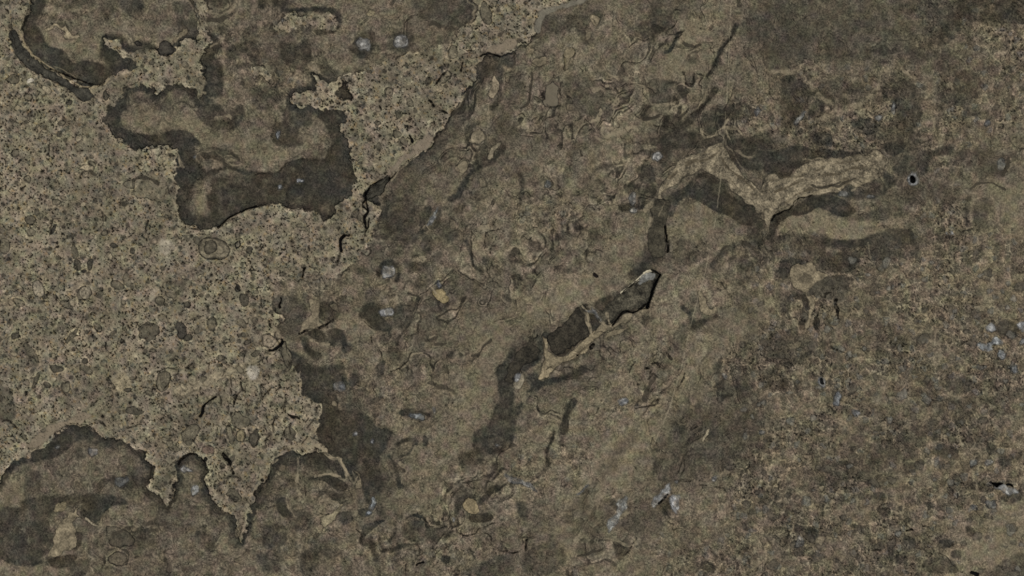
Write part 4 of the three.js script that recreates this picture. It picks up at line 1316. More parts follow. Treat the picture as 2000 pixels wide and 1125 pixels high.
// flake at the edge of the grit
place(poly('712,376 732,358 750,348 760,341 761,351 750,363 747,378 732,383 717,388 710,384'), { name: 'flake', label: 'small dark wedge-shaped flake at the edge of the grit', c: [56, 53, 45], rag: 1.6, edge: 0.5, z: -3, keep: 1 });
line('711,390 713,402 718,420 716,440 714,460', 3, [26, 22, 17], 0.9, { z: -4, gap: 0.3, rag: 4 });
line('664,470 668,462 682,460', 3, [24, 20, 16], 0.85, { z: -3 });
line('710,384 724,364 748,348', 2, [22, 19, 15], 0.9, { z: -4 });

// smooth resin fillings
const FILL = (s, l, c = [104, 98, 84]) => place(poly(s), { name: 'resin_filling', label: l, gloss: 1, c, rag: 3, edge: 0.12, z: 0.2, keep: 0.25, noise: 0.34, a: 0.86, soft: 1.8 });
FILL('1044,62 1045,40 1058,22 1075,12 1096,8 1118,2 1140,-8 1146,2 1120,14 1098,16 1085,22 1070,28 1058,44 1054,60', 'curved smooth grey-brown filling at the top edge');
FILL('948,106 955,94 975,86 995,76 1010,76 1008,92 990,98 972,104 958,110', 'smooth filling at the corner of the grit', [113, 101, 84]);
FILL('762,344 778,326 800,306 820,296 836,288 845,276 838,262 822,274 808,282 800,296 784,304 770,322 756,338', 'smooth diagonal filling along the grit edge', [114, 102, 86]);
FILL('52,872 70,852 86,838 100,826 130,822 150,808 168,806 178,814 160,824 136,828 112,840 92,858 66,876', 'smooth filling above the lower left lobe', [116, 104, 86]);
place(oval(1078, 186, 14, 23, 8, 0.2), { name: 'resin_filling', label: 'smooth oval filling in the shelly stone', gloss: 1, c: [94, 86, 71], rag: 3, edge: 0.35, z: 0.2, keep: 0.1, noise: 0.2 });

// fossils and pebbles in the grit
const PEB = (x, y, rx, ry, deg, c, o = {}) => place(oval(x, y, rx, ry, deg, o.lump ?? 0.2), { name: o.name ?? 'pebble', label: o.label, c: c ?? [82, 76, 64], rag: 2, edge: 0.4, halo: 0.22, z: 0.4, keep: 0.3, noise: 1.1, a: 0.85, soft: 1.5, ...o });
const K1 = [58, 54, 47], K2 = [72, 67, 56], K3 = [86, 80, 66], K4 = [97, 90, 74];
for (const [x, y, rx, ry, deg, c, o] of [
  [58, 430, 10, 9, 30, K3], [146, 492, 5, 12, -12, K3], [152, 518, 6, 12, -18, K2], [176, 517, 4, 12, 6, K2], [165, 530, 5, 4, 0, K1], [103, 448, 3, 12, 30, K1], [222, 480, 6, 5, 0, K2],
  [487, 489, 6, 8, 10, K2], [471, 471, 4, 4, 0, K4], [355, 645, 9, 17, -14, K1, { label: 'darkest pebble in the grit', name: 'pebble' }], [366, 660, 8, 7, 0, K2], [290, 648, 19, 15, 10, K2, { a: 0.75, rag: 5, soft: 2 }], [476, 586, 9, 13, -20, K2],
  [464, 562, 6, 7, 0, K1, { a: 0.8 }], [110, 720, 12, 7, 12, K2], [168, 722, 15, 7, 24, K3, { rag: 3 }], [318, 745, 14, 19, 18, K4], [262, 803, 18, 8, 4, K2, { lump: 0.3, name: 'shell_fragment' }], [140, 656, 5, 17, 40, K3],
  [60, 688, 6, 22, -38, K3, { a: 0.7 }], [415, 634, 10, 13, 0, K4, { rings: 0.7, a: 0.7 }], [370, 848, 13, 22, 30, K3, { a: 0.85, rag: 4 }], [468, 822, 18, 13, 30, K3, { a: 0.7, rag: 4 }], [497, 855, 9, 17, 8, K2],
  [450, 850, 6, 18, -12, K4], [565, 848, 10, 13, -40, K3], [458, 968, 14, 12, 20, K3, { a: 0.8, rag: 4 }], [406, 878, 11, 9, 0, [96, 82, 70]], [296, 366, 38, 26, 15, K4, { a: 0.5, rag: 6, soft: 4 }], [252, 360, 12, 9, 0, K4, { a: 0.6 }],
  [312, 588, 9, 8, 0, K3], [240, 590, 5, 5, 0, K4], [560, 694, 9, 24, -14, K3, { a: 0.8 }], [950, 26, 9, 22, -14, K3], [884, 102, 10, 11, 0, K4], [775, 262, 9, 7, 0, K3], [736, 240, 7, 5, 0, K3], [325, 94, 15, 13, 10, K1, { rag: 4, a: 0.9 }],
  [270, 84, 6, 4, 20, K1], [165, 705, 5, 6, 0, K2], [92, 752, 6, 5, 0, K2], [70, 745, 4, 16, 22, K3, { a: 0.6 }], [250, 762, 6, 4, 0, K2], [290, 768, 7, 4, 10, K3], [128, 756, 8, 11, 0, K4, { rings: 0.8 }], [36, 590, 12, 7, 30, K4, { a: 0.5 }],
  [130, 596, 13, 6, 30, K3, { a: 0.6 }], [228, 556, 13, 8, 30, K3, { a: 0.7 }], [85, 580, 7, 5, 0, K2, { a: 0.7 }], [60, 455, 9, 8, 0, K4, { a: 0.8 }], [10, 480, 10, 14, 0, K4, { a: 0.5 }], [30, 656, 8, 6, 0, K2], [190, 640, 10, 5, 60, K3, { a: 0.6 }],
  [500, 690, 9, 5, -30, K3, { a: 0.7 }], [430, 700, 8, 6, 0, K3, { a: 0.7 }], [365, 595, 6, 5, 0, K2], [258, 490, 5, 4, 0, K2], [205, 455, 6, 5, 0, K4], [110, 395, 8, 6, 0, K4], [54, 350, 7, 6, 0, K4, { a: 0.7 }], [180, 320, 8, 5, 30, K4], [120, 240, 7, 6, 0, K4],
  [25, 155, 12, 9, 0, K3, { a: 0.6 }], [136, 200, 7, 5, -30, K2], [115, 262, 4, 7, 0, K3], [30, 300, 9, 7, 0, K4, { a: 0.6 }], [55, 190, 10, 7, 0, K4, { a: 0.6 }], [206, 186, 5, 8, 0, K2], [760, 180, 10, 8, 0, K4, { a: 0.6 }], [800, 200, 9, 6, 40, K4, { a: 0.6 }], [870, 150, 14, 7, -40, K3, { a: 0.5 }],
]) PEB(x, y, rx, ry, deg, c, o);
PEB(418, 486, 31, 22, 12, [104, 96, 79], { name: 'round_fossil', label: 'round fossil with concentric rings below the bone-shaped lobe', rings: 0.62, edge: 0.55, lump: 0.1, rag: 2 });
PEB(410, 482, 12, 14, 0, [82, 76, 63], { name: '', a: 0.6, rings: 0.8 });
PEB(165, 572, 14, 16, 0, [124, 115, 97], { name: 'round_fossil', rings: 0.8, a: 0.7 });
PEB(465, 478, 6, 7, 0, [106, 99, 84], { name: 'round_fossil', label: 'tiny ring-shaped fossil', edge: 0.8 });
PEB(470, 850, 9, 12, 0, [104, 95, 74], { name: 'round_fossil', edge: 0.5, rings: 0.8 });
PEB(75, 565, 10, 16, -20, [134, 124, 106], { name: 'shell_fragment', a: 0.7 });
PEB(170, 328, 14, 6, 0, [134, 122, 100], { name: 'shell_fragment', a: 0.8 });
PEB(60, 157, 7, 5, -20, [158, 150, 134], { name: 'shell_fragment', label: 'small whitish chip left of the dark leaf', edge: 0.1 });
PEB(525, 665, 14, 14, 0, [126, 113, 95], { name: 'shell_fragment', a: 0.6, rings: 0.7 });
PEB(1378, 850, 4, 13, 24, [134, 124, 102], { name: 'shell_fragment', label: 'narrow pale shell fragment in the dark brown field', edge: 0.3 });
PEB(230, 1050, 30, 18, 20, [82, 75, 62], { name: '', a: 0.3, rings: 0.5, soft: 4 });
PEB(232, 1093, 18, 13, 0, [94, 85, 70], { name: 'round_fossil', a: 0.6, rings: 0.7 });
// random smaller pebbles, too small to pick out
for (let i = 0; i < 420; i++) {
  const x = rnd() * 960 - 10, y = rnd() * 1000 - 10, k = clamp(Math.round(y - OY), 0, NY - 1) * NX + clamp(Math.round(x - OX), 0, NX - 1), s = 2 + rnd() * rnd() * 6, q = rnd(), r1 = rnd(), r2 = rnd();
  if (gritSD[k] > -8) continue;
  place(oval(x, y, s * (1 + r1 * 0.8), s, r2 * 180, 0.25), { c: q < 0.35 ? K2 : q < 0.75 ? K4 : [140, 129, 106], rag: 1.5, edge: 0.3, a: 0.65, z: 0.6, keep: 0.4 });
}
for (let i = 0; i < 260; i++) {
  const x = rnd() * 560 + 1450, y = rnd() * 640 + 490, s = 3 + rnd() * rnd() * 8, q = rnd(), r1 = rnd(), r2 = rnd();
  place(oval(x, y, s * (1 + r1 * 0.5), s, r2 * 180, 0.25), { c: q < 0.6 ? [70, 65, 56] : q < 0.85 ? [98, 96, 88] : [122, 111, 90], rag: 2.5, edge: 0.2, a: 0.5, soft: 1.6, z: 0.3, keep: 0.5 });
}

// crystals
const XT = (x, y, rx, ry, deg, o = {}) => place(oval(x, y, rx, ry, deg, 0.24), { name: 'crystal', label: o.label, gloss: 2, c: o.c ?? [122, 119, 113], rag: 2.5, edge: 0.3, z: 0.2, keep: 0.2, facet: o.facet ?? 6, noise: 0.8, soft: 2.6, a: o.a ?? 0.92 });
const XP = (s, o = {}) => place(poly(s), { name: 'crystal', gloss: 2, c: [126, 124, 120], rag: 2.5, edge: 0.15, z: 0.3, keep: 0.2, facet: 6, noise: 0.8, soft: 2.4, a: 0.92, ...o });
for (const [x, y, rx, ry, deg, o] of [
  [709, 85, 15, 13, -30, { label: 'rounded grey crystal in a dark ring, left of a pair' }], [783, 79, 16, 12, 4, { label: 'bright grey crystal, right of a pair' }], [1282, 306, 11, 9, -20], [759, 531, 12, 13, 0], [755, 611, 15, 9, -14, { c: [132, 130, 126] }],
  [812, 813, 16, 6, 12, { c: [112, 113, 110] }],  [1957, 693, 8, 9, 0, { c: [108, 108, 104] }], [1981, 720, 7, 6, 0, { c: [106, 106, 102] }], [1996, 668, 5, 7, 0],
  [1636, 778, 8, 13, 10, { c: [112, 112, 110] }], [1604, 744, 5, 5, 0], [1672, 808, 6, 5, 0], [181, 884, 10, 8, 0, { c: [108, 104, 98], facet: 20 }], [240, 941, 13, 9, -10, { c: [98, 98, 94], a: 0.7 }], [362, 917, 13, 5, 14, { c: [122, 119, 114] }], [379, 957, 7, 11, 20, { c: [124, 122, 116] }],
  [728, 985, 5, 12, 16, { c: [112, 114, 112] }], [721, 1002, 6, 5, 0, { c: [110, 112, 112] }], [544, 262, 4, 8, 14, { c: [108, 108, 106] }], [586, 354, 6, 4, 0, { c: [128, 128, 128] }], [548, 366, 5, 4, 0, { c: [112, 112, 110] }], [110, 874, 5, 4, 0, { c: [120, 118, 112] }],
  [1236, 388, 6, 16, 4, { c: [106, 104, 98], a: 0.7 }], [1238, 411, 9, 6, 0, { c: [126, 122, 112] }], [1702, 385, 7, 5, 0, { c: [114, 112, 106] }], [1648, 378, 11, 6, 10, { c: [112, 110, 102], a: 0.8 }], [1746, 210, 5, 12, 8, { c: [104, 104, 100], a: 0.7 }], [1716, 230, 8, 6, 0, { c: [112, 110, 104], a: 0.8 }],
  [1562, 232, 5, 16, 40, { c: [108, 106, 100], a: 0.8 }], [694, 848, 6, 4, -40, { c: [132, 130, 126] }], [727, 862, 4, 4, 0, { c: [128, 128, 130] }], [972, 870, 4, 3, 0, { c: [146, 144, 138] }], [668, 756, 7, 6, 0, { c: [104, 106, 106] }], [1395, 936, 5, 4, 0, { c: [126, 122, 114] }], [1488, 844, 5, 4, 0],
  [1219, 784, 8, 7, 0, { c: [92, 92, 92], a: 0.7 }], [857, 556, 5, 8, -14, { c: [98, 98, 102] }], [1070, 360, 7, 9, 0, { c: [92, 94, 92], a: 0.6 }], [380, 305, 4, 3, 0], [1930, 240, 6, 5, 0, { c: [98, 98, 96], a: 0.7 }], [1955, 320, 7, 11, 0, { c: [104, 102, 92], a: 0.7 }], [1935, 985, 9, 9, 0, { c: [98, 98, 94], a: 0.6 }],
  [552, 40, 2, 2, 0], [1480, 218, 5, 9, 0, { c: [94, 94, 92], a: 0.6 }], [1900, 905, 6, 8, 30, { c: [96, 97, 92], a: 0.6 }], [1562, 1060, 8, 12, 0, { c: [98, 97, 94], a: 0.5 }],
]) XT(x, y, rx, ry, deg, o);
XP('1275,979 1295,956 1307,944 1309,954 1305,966 1287,984 1277,990', { label: 'left prong of a forked pale crystal near the bottom edge', c: [138, 136, 131] });
XP('1310,972 1325,966 1326,990 1321,1004 1312,990', { label: 'right prong of a forked pale crystal near the bottom edge', c: [132, 130, 127] });
XP('1204,984 1215,971 1228,974 1220,994 1212,1009 1200,1029 1188,1039 1190,1017 1205,1001', { label: 'white tapering crystal seam near the bottom edge', c: [132, 130, 122] });
XP('1927,637 1935,632 1945,634 1945,644 1935,650', { label: 'pale crystal, top of the cluster near the right edge' });
XP('1907,672 1915,667 1922,672 1935,667 1942,655 1957,667 1955,672 1940,675 1937,685 1922,685 1910,677', { label: 'largest pale crystal of the cluster near the right edge', c: [124, 124, 120] });
XP('1987,632 2000,629 2002,645 1990,643');
XP('984,925 1000,932 1020,936 1038,945 1050,960 1040,958 1022,946 1000,945 990,938', { a: 0.6, c: [104, 104, 102] });
XP('1124,965 1136,958 1150,942 1142,958 1130,966', { a: 0.7 });
XP('1156,600 1164,606 1172,620 1178,630 1168,624 1158,612', { c: [124, 120, 110] });
XP('838,430 850,412 856,404 852,420 842,438', { c: [116, 116, 110] });
XP('1944,950 1960,946 1976,955 1990,962 1972,966 1952,958', { label: 'pale crystal below the black slit on the right edge', c: [128, 126, 120] });
// ring-shaped vug
place(oval(1783, 350, 11, 13, 0, 0.14), { name: 'crystal', gloss: 2, label: 'pale crystal ring around a dark hole', c: [118, 116, 111], rag: 2.4, edge: 0.2, z: 0.3, keep: 0.2, facet: 5, soft: 2.2 });
place(oval(1783, 350, 6, 8, 10, 0.2), { name: 'vug', label: 'small dark hole ringed with crystal', c: [34, 33, 30], rag: 1.2, z: -12, keep: 1, slope: 3 });
place(poly('1936,942 1948,943 1960,945 1951,949 1948,953 1943,949'), { name: 'crack', label: 'black slit above a pale crystal, right edge', c: [14, 13, 11], rag: 1, z: -9, keep: 1, slope: 2 });
line('1966,947 1974,948 1980,951', 4, [18, 17, 14], 0.95, { z: -6, rag: 1, ends: true });
line('1158,534 1168,541', 4.5, [34, 28, 25], 0.9, { z: -3, rag: 0.6, ends: true });

// cracks, threads and scratch
line('1428,-14 1425,80 1419,200 1412,290 1402,400 1390,470 1374,545 1355,612 1330,720 1306,800 1284,852 1267,892', 1.5, [138, 128, 106], 0.55, { even: true, rag: 0.3, gap: 0.28, z: -0.3 });
const CR = [22, 19, 15], TH = [126, 115, 94];
for (const [s, w, a, gap] of [
  ['1700,1078 1720,1074', 2.6, 0.8, 0], ['985,1072 1000,1080 1025,1072', 2.6, 0.8, 0.3], ['950,1050 960,1062 955,1075', 2.4, 0.7, 0.35], ['1325,942 1350,938 1375,938', 2.4, 0.7, 0.3],
  ['520,815 505,790 500,765', 3, 0.55, 0.4], ['385,810 400,785 425,772', 3, 0.6, 0.35], ['345,842 325,836 305,848', 2.6, 0.6, 0.35], ['430,885 445,900 455,925', 6, 0.6, 0.1], ['440,935 455,930 470,935', 5, 0.5, 0.1], ['558,775 556,795 570,810 585,815', 3, 0.6, 0.25],
  ['590,655 612,648 640,640', 4, 0.55, 0.2], ['610,662 630,672 642,672', 4, 0.6, 0.2], ['540,660 548,680 535,690', 3.4, 0.8, 0.3], ['590,540 600,524 618,528', 3, 0.7, 0.3], ['835,118 850,108 858,104', 3, 0.6, 0.3], ['900,108 925,104 940,112', 2.6, 0.7, 0.3], ['835,195 852,210 870,220', 3, 0.7, 0.3],
  ['760,350 790,322 815,300', 2.4, 0.6, 0.45], ['1240,830 1262,800 1290,770 1335,720', 3, 0.55, 0.35], ['920,460 918,480 925,500 945,530', 4, 0.4, 0.2], ['945,462 960,450 985,448', 2.4, 0.45, 0.3], ['1070,205 1085,212 1092,205', 2.6, 0.6, 0.3], ['1130,400 1165,330 1180,290', 2.5, 0.35, 0.4], ['1015,420 1015,390 1018,365', 2.6, 0.5, 0.3],
  ['780,505 775,520 800,530', 2.6, 0.3, 0.3], ['655,1045 668,1052 690,1045', 3, 0.4, 0.3], ['880,960 900,948 940,935 970,935', 2.4, 0.4, 0.3], ['810,1015 830,1030 860,1028 900,1040 930,1030', 2.6, 0.45, 0.3], ['1632,590 1636,610 1636,630', 3.5, 0.6, 0.1], ['1598,600 1596,640', 3, 0.6, 0.2],
  ['640,850 650,870 640,884', 2.2, 0.6, 0.3], ['205,860 170,832 140,828 108,842', 2.6, 0.7, 0.35], ['440,428 470,414 505,402 530,398', 2.6, 0.75, 0.3], ['56,20 50,40', 3, 0.6, 0.2], ['20,50 20,70 24,90', 2.5, 0.6, 0.3], ['0,820 20,828 30,842', 3, 0.5, 0.3], ['790,1070 830,1078 812,1085', 3, 0.7, 0.4],
]) line(s, w * 0.8, [38, 33, 26], a * 0.8, { gap: gap + 0.1, rag: 3.5, z: -2, crumb: true });
for (const [s, w, a, gap] of [
  ['1130,270 1160,250 1170,230 1180,212', 4, 0.45, 0.3], ['1185,250 1210,255 1235,250', 5, 0.5, 0.2], ['1412,250 1425,262 1460,262 1500,250', 4, 0.4, 0.3], ['1405,258 1430,300 1450,330', 3, 0.5, 0.25], ['1370,255 1380,270 1405,258', 3, 0.5, 0.2], ['1145,610 1150,632 1154,650', 2.4, 0.6, 0.2], ['1146,612 1130,600 1128,592', 2, 0.4, 0.2],
  ['870,370 900,340 915,325', 6, 0.35, 0.3], ['790,650 808,620 815,590', 4, 0.4, 0.3], ['380,590 395,585', 3, 0.4, 0.2], ['1450,940 1420,920 1395,932', 4, 0.4, 0.3], ['1200,1056 1230,1065 1245,1075', 2.4, 0.5, 0.2], ['1170,1082 1200,1075', 2, 0.4, 0.3], ['660,895 680,925 690,945 700,930', 4, 0.55, 0.25], ['690,920 700,940 705,955', 3, 0.5, 0.25],
  ['820,1012 840,1030 870,1028', 3, 0.5, 0.3], ['480,1000 500,950 520,915', 2, 0.4, 0.3], ['585,895 582,930 590,980', 2.4, 0.45, 0.25], ['600,930 640,925 670,938', 2, 0.45, 0.3], ['345,290 352,318 346,325', 2.4, 0.6, 0.2], ['1300,398 1290,410 1286,420', 3, 0.5, 0.3], ['1340,590 1350,575', 2, 0.3, 0.3], ['870,440 880,430 895,450', 4, 0.35, 0.3],
  ['1255,660 1262,645 1270,632', 3, 0.3, 0.3], ['1055,655 1060,640', 2, 0.5, 0], ['800,700 780,760', 2, 0.2, 0.4], ['940,440 965,420 970,425', 4, 0.4, 0.2], ['370,135 372,152 385,165', 2, 0.4, 0.2], ['1480,290 1520,296', 2, 0.3, 0.3], ['1560,240 1545,246', 3, 0.5, 0.2],
]) line(s, w, TH, a, { gap, rag: 3.5, z: 0.3, crumb: true });
for (const [cmd, A, Wd, s] of later) if (cmd === 'P') place(poly(s), { name: 'pale_patch', c: PALE, a: A, rag: 2.5, edge: 0.28, z: 0.5, keep: 0.6, noise: 1, soft: 1.3 });
  else if (cmd === 'X') place(poly(s), { name: 'crystal', gloss: 2, c: [122, 120, 116], a: A, rag: 2.2, edge: 0.15, z: 0.3, keep: 0.3, facet: 5, noise: 0.8, soft: 2 });
for (const [cmd, A, Wd, s] of later) if (cmd === 'b') line(s, Wd * 1.5, [56, 51, 42], Math.min(1, A * 1.5), { gap: 0.22, rag: 3, z: -1.2 });
  else if (cmd === 'k') line(s, Wd * (A > 0.7 ? 1 : 0.8), A > 0.7 ? [24, 21, 16] : [38, 34, 27], Math.min(1, A * 1.2), { gap: A > 0.84 ? 0.1 : 0.27, rag: 2.4, z: A > 0.7 ? -4 : -2, crumb: A < 0.84 });
  else if (cmd === 'p') line(s, Wd * 1.4, TH, Math.min(1, A * 1.35), { gap: 0.25, rag: 3.4, z: 0.6, crumb: true });
// broken, streaky grit towards its lower right end
for (let i = 0; i < 80; i++) {
  const x = 370 + rnd() * 260, y = 690 + rnd() * 190, t = (52 + rnd() * 50) * Math.PI / 180, l = 7 + rnd() * 22, bend = (rnd() - 0.5) * 8, c = Math.cos(t) * l, d = -Math.sin(t) * l, q = rnd();
  const k = clamp(Math.round(y - OY), 0, NY - 1) * NX + clamp(Math.round(x - OX), 0, NX - 1);
  if (gritSD[k] > -6) continue;
  line(`${x},${y} ${x + c / 2 + bend},${y + d / 2} ${x + c},${y + d}`, 2 + q * 2.5, q < 0.55 ? [40, 35, 28] : q < 0.8 ? [84, 77, 64] : [136, 126, 106], 0.6, { gap: 0.25, rag: 3, z: q < 0.55 ? -2.5 : 0.5, ends: true });
}
// concentric threads in the upper left
for (const [x, y, rx, ry, a] of [[432, 8, 36, 22, 0.4], [432, 4, 26, 15, 0.4], [440, 0, 16, 10, 0.35], [478, 135, 22, 15, 0.3], [410, 310, 26, 14, 0.4], [455, 312, 20, 9, 0.5], [1440, 520, 42, 34, 0.3], [1445, 525, 30, 24, 0.3], [635, 980, 36, 24, 0.35], [1765, 320, 30, 20, 0.2]]) {
  const p = oval(x, y, rx, ry, 10, 0.15); p.push(p[0]);
  line(p.map((q) => q.join(',')).join(' '), 2, TH, a, { gap: 0.35, rag: 3 });
  const q2 = oval(x + 1, y + 1, rx - 4, ry - 3, 10, 0.15); q2.push(q2[0]);
  line(q2.map((q) => q.join(',')).join(' '), 2.6, [60, 55, 46], a, { gap: 0.3, rag: 3, z: -0.6 });
}

// the stone's veining is crisp: raise each point's difference from its neighbourhood, near and a little farther
for (const F of [R, G, B]) {
  const A1 = new Float32Array(N), A2 = new Float32Array(N);
  const blur = (src, rad, out) => {
    const t = new Float32Array(N), c = 1 / (2 * rad + 1);
    for (let j = 0; j < NY; j++) { let a = 0; const o = j * NX; for (let i = -rad; i <= rad; i++) a += src[o + clamp(i, 0, NX - 1)]; for (let i = 0; i < NX; i++) { t[o + i] = a * c; a += src[o + Math.min(NX - 1, i + rad + 1)] - src[o + Math.max(0, i - rad)]; } }
    for (let i = 0; i < NX; i++) { let a = 0; for (let j = -rad; j <= rad; j++) a += t[clamp(j, 0, NY - 1) * NX + i]; for (let j = 0; j < NY; j++) { out[j * NX + i] = a * c; a += t[Math.min(NY - 1, j + rad + 1) * NX + i] - t[Math.max(0, j - rad) * NX + i]; } }
  };
  blur(F, 3, A1); blur(F, 14, A2);
  for (let k = 0; k < N; k++) F[k] = clamp(F[k] + (gritSD[k] < 0 ? 0.08 : 0.25) * (F[k] - A1[k]) + 0.3 * (A1[k] - A2[k]), 8, 235);
}

// ------------------------------------------------------------------ textures
const lin = (v) => { v /= 255; return v <= 0.04045 ? v / 12.92 : Math.pow((v + 0.055) / 1.055, 2.4); };
const enc = (v) => 255 * (v <= 0.0031308 ? v * 12.92 : 1.055 * Math.pow(v, 1 / 2.4) - 0.055);
const LUT = new Uint8Array(4096);
for (let i = 0; i < 4096; i++) LUT[i] = clamp(Math.round(enc(Math.min(0.9, lin(i / 16) * ALBEDO_GAIN))), 0, 255);
const pix = new Uint8Array(N * 4);
for (let k = 0; k < N; k++) {
  pix[k * 4] = LUT[clamp(R[k] * 16 | 0, 0, 4095)]; pix[k * 4 + 1] = LUT[clamp(G[k] * 16 | 0, 0, 4095)]; pix[k * 4 + 2] = LUT[clamp(B[k] * 16 | 0, 0, 4095)]; pix[k * 4 + 3] = 255;
}
function tex(data, srgb) {
  const t = new THREE.DataTexture(data, NX, NY, THREE.RGBAFormat);
  t.wrapS = t.wrapT = THREE.MirroredRepeatWrapping; t.magFilter = THREE.LinearFilter; t.minFilter = THREE.LinearMipmapLinearFilter; t.generateMipmaps = true;
  if (srgb) t.colorSpace = THREE.SRGBColorSpace;
  t.needsUpdate = true;
  return t;
}
const colorMap = tex(pix, true);
const fineRelief = new Uint8Array(N * 4);
for (let j = 0; j < NY; j++) for (let i = 0; i < NX; i++) {
  const k = j * NX + i, i0 = Math.max(0, i - 2), i1 = Math.min(NX - 1, i + 2), j0 = Math.max(0, j - 2), j1 = Math.min(NY - 1, j + 2);
  const v = clamp(128 + (Z[k] - 0.25 * (Z[j * NX + i0] + Z[j * NX + i1] + Z[j0 * NX + i] + Z[j1 * NX + i])) * 32, 0, 255);
  fineRelief[k * 4] = fineRelief[k * 4 + 1] = fineRelief[k * 4 + 2] = v; fineRelief[k * 4 + 3] = 255;
}
const bumpMap = tex(fineRelief, false);
const stone = (name, roughness, extra = {}) => { const m = new THREE.MeshPhysicalMaterial({ name, map: colorMap, bumpMap, bumpScale: 0.008, roughness, metalness: 0, ...extra }); return m; };
const MATS = [stone('limestone', 0.82, { specularIntensity: 0.3 }), stone('resin', 0.55, { specularIntensity: 0.5 }), stone('calcite', 0.45, { specularIntensity: 0.7 })];

// ------------------------------------------------------------------ the slab: one relief, cut into its pieces
const slab = new THREE.Group();
slab.name = 'limestone_slab';
slab.userData = { label: 'dark brown fossil limestone slab with coarse pale grit, smooth dark lobes and grey crystals', category: 'stone slab', kind: 'thing' };
scene.add(slab);

const STEP = 2, GX = NX / STEP, GY = NY / STEP, VX = GX + 1;       // grid over the sampled field
const hAt = (i, j) => {                                            // mean relief at a grid corner
  const x = clamp(i * STEP, 1, NX - 1), y = clamp(j * STEP, 1, NY - 1), k = y * NX + x;
  return (Z[k] + Z[k - 1] + Z[k - NX] + Z[k - NX - 1]) / 4;
};
const HT = new Float32Array(VX * (GY + 1));
for (let j = 0; j <= GY; j++) for (let i = 0; i <= GX; i++) HT[j * VX + i] = hAt(i, j);
const wx = (x) => (x - W_MM / 2) / 1000, wz = (y) => (y - H_MM / 2) / 1000;
const cellId = new Uint16Array(GX * GY);
// the smooth lobes that the grit sets apart from the rest of the body
const lobeA = regions.push({ name: 'smooth_lobe', label: 'dark rimmed smooth lobe in the upper left corner' }) - 1;
const lobeB = regions.push({ name: 'smooth_lobe', label: 'dark rimmed bone-shaped smooth lobe in the grit' }) - 1;
const lobeC = regions.push({ name: 'smooth_lobe', label: 'dark rimmed smooth lobes under the grit, lower left' }) - 1;
const lens = regions.push({ name: 'mottled_bed', label: 'mottled grainy brown stone on the right' }) - 1;
for (let j = 0; j < GY; j++) for (let i = 0; i < GX; i++) {
  const k = (j * STEP + 1) * NX + i * STEP + 1, x = i * STEP + OX + 1, y = j * STEP + OY + 1;
  let id = ID[k];
  if (id === 0) {
    const n = (fbm(x / 30, y / 30, 300, 3) - 0.5) * 60;
    if (x < 392 && y < 200) id = lobeA;
    else if (x < 700 && y > 185 + n && y < 460 && x < 700) id = lobeB;
    else if (x < 620 + n && y > 820) id = lobeC;
    else if (MOT[k] > 0.42 && x > 1440 && y > 400) id = lens;
  }
  cellId[j * GX + i] = id;
}
// drop specks of an id too small to be a face of their own
const count = new Uint32Array(regions.length);
for (const id of cellId) count[id]++;
for (let c = 0; c < cellId.length; c++) if (count[cellId[c]] < 6) cellId[c] = 0;

const lists = regions.map(() => []);
for (let c = 0; c < cellId.length; c++) lists[cellId[c]].push(c);
const used = new Map();
const numbered = (n) => { const k = used.get(n) ?? 0; used.set(n, k + 1); return k ? n + '_' + String(k).padStart(3, '0') : n; };
const remap = new Int32Array(HT.length).fill(-1);
regions.forEach((reg, id) => {
  const cells = lists[id];
  if (!cells.length) return;
  const touched = [], index = new Uint32Array(cells.length * 6);
  let o = 0;
  const v = (q) => { if (remap[q] < 0) { remap[q] = touched.length; touched.push(q); } return remap[q]; };
  for (const c of cells) {
    const j = (c / GX) | 0, i = c - j * GX, q = j * VX + i, a = v(q), b = v(q + 1), d = v(q + VX), e = v(q + VX + 1);
    if (Math.abs(HT[q] - HT[q + VX + 1]) < Math.abs(HT[q + 1] - HT[q + VX])) { index[o++] = a; index[o++] = d; index[o++] = e; index[o++] = a; index[o++] = e; index[o++] = b; }
    else { index[o++] = a; index[o++] = d; index[o++] = b; index[o++] = b; index[o++] = d; index[o++] = e; }
  }
  const n = touched.length, pos = new Float32Array(n * 3), nor = new Float32Array(n * 3), uv = new Float32Array(n * 2);
  touched.forEach((q, t) => {
    const j = (q / VX) | 0, i = q - j * VX;
    pos[t * 3] = wx(i * STEP + OX); pos[t * 3 + 1] = HT[q] / 1000; pos[t * 3 + 2] = wz(j * STEP + OY);
    const sx = (HT[j * VX + Math.min(GX, i + 1)] - HT[j * VX + Math.max(0, i - 1)]) / (2 * STEP), sy = (HT[Math.min(GY, j + 1) * VX + i] - HT[Math.max(0, j - 1) * VX + i]) / (2 * STEP), l = 1 / Math.hypot(sx, sy, 1);
    nor[t * 3] = -sx * l; nor[t * 3 + 1] = l; nor[t * 3 + 2] = -sy * l;
    uv[t * 2] = i * STEP / NX; uv[t * 2 + 1] = j * STEP / NY;
    remap[q] = -1;
  });
  const geo = new THREE.BufferGeometry();
  geo.setAttribute('position', new THREE.BufferAttribute(pos, 3));
  geo.setAttribute('normal', new THREE.BufferAttribute(nor, 3));
  geo.setAttribute('uv', new THREE.BufferAttribute(uv, 2));
  geo.setIndex(new THREE.BufferAttribute(index, 1));
  const mesh = new THREE.Mesh(geo, MATS[reg.gloss ?? 0]);
  mesh.name = numbered(reg.name);
  if (reg.label) mesh.userData.label = reg.label;
  mesh.castShadow = mesh.receiveShadow = true;
  slab.add(mesh);
});

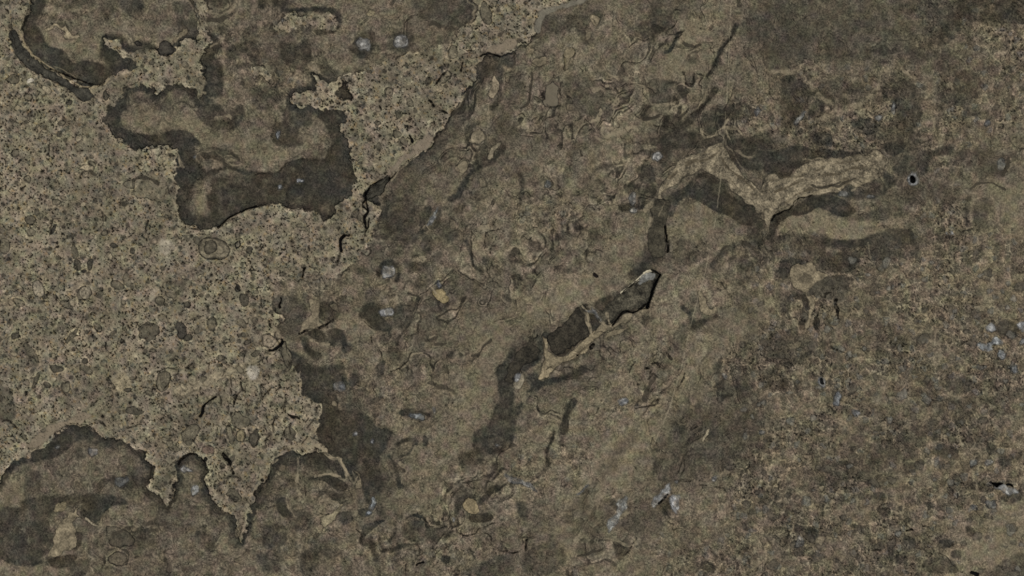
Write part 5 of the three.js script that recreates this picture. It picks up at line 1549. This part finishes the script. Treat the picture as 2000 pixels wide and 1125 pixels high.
// the rest of the slab beyond the view: the same stone carried on, with its sawn sides and underside
{
  const P = [], U = [], I = [], S = 16, x0 = OX - 1024, x1 = OX + NX + 1024, y0 = OY - 768, y1 = OY + NY + 768, cols = (x1 - x0) / S, rows = (y1 - y0) / S;
  const fold = (t, n) => { t = ((t % (2 * n)) + 2 * n) % (2 * n); return t > n ? 2 * n - t : t; };
  for (let j = 0; j <= rows; j++) for (let i = 0; i <= cols; i++) {
    const x = i * S + x0 - OX, y = j * S + y0 - OY;
    P.push(wx(x + OX), hAt(Math.round(fold(x, NX) / STEP), Math.round(fold(y, NY) / STEP)) / 1000, wz(y + OY)); U.push(x / NX, y / NY);
  }
  for (let j = 0; j < rows; j++) for (let i = 0; i < cols; i++) {
    const x = i * S + x0 - OX, y = j * S + y0 - OY;
    if (x >= 0 && x + S <= NX && y >= 0 && y + S <= NY) continue;
    const q = j * (cols + 1) + i; I.push(q, q + cols + 1, q + 1, q + 1, q + cols + 1, q + cols + 2);
  }
  const T = -0.06;
  const side = (a, b) => { const n = P.length / 3; for (const q of [a, b]) { P.push(P[q * 3], P[q * 3 + 1], P[q * 3 + 2], P[q * 3], T, P[q * 3 + 2]); U.push(U[q * 2], U[q * 2 + 1], U[q * 2] + 0.03, U[q * 2 + 1] + 0.03); } I.push(n, n + 1, n + 2, n + 2, n + 1, n + 3); };
  for (let i = 0; i < cols; i++) { side(i + 1, i); side(rows * (cols + 1) + i, rows * (cols + 1) + i + 1); }
  for (let j = 0; j < rows; j++) { side(j * (cols + 1), (j + 1) * (cols + 1)); side((j + 1) * (cols + 1) + cols, j * (cols + 1) + cols); }
  const n = P.length / 3; for (const [x, y] of [[x0, y0], [x1, y0], [x0, y1], [x1, y1]]) { P.push(wx(x), T, wz(y)); U.push(x / NX, y / NY); }
  I.push(n, n + 1, n + 2, n + 2, n + 1, n + 3);
  const geo = new THREE.BufferGeometry();
  geo.setAttribute('position', new THREE.Float32BufferAttribute(P, 3));
  geo.setAttribute('uv', new THREE.Float32BufferAttribute(U, 2));
  geo.setIndex(I);
  geo.computeVertexNormals();
  const m = new THREE.Mesh(geo, MATS[0]);
  m.name = 'slab_margin'; m.castShadow = m.receiveShadow = true;
  slab.add(m);
}

renderer.render(scene, camera);
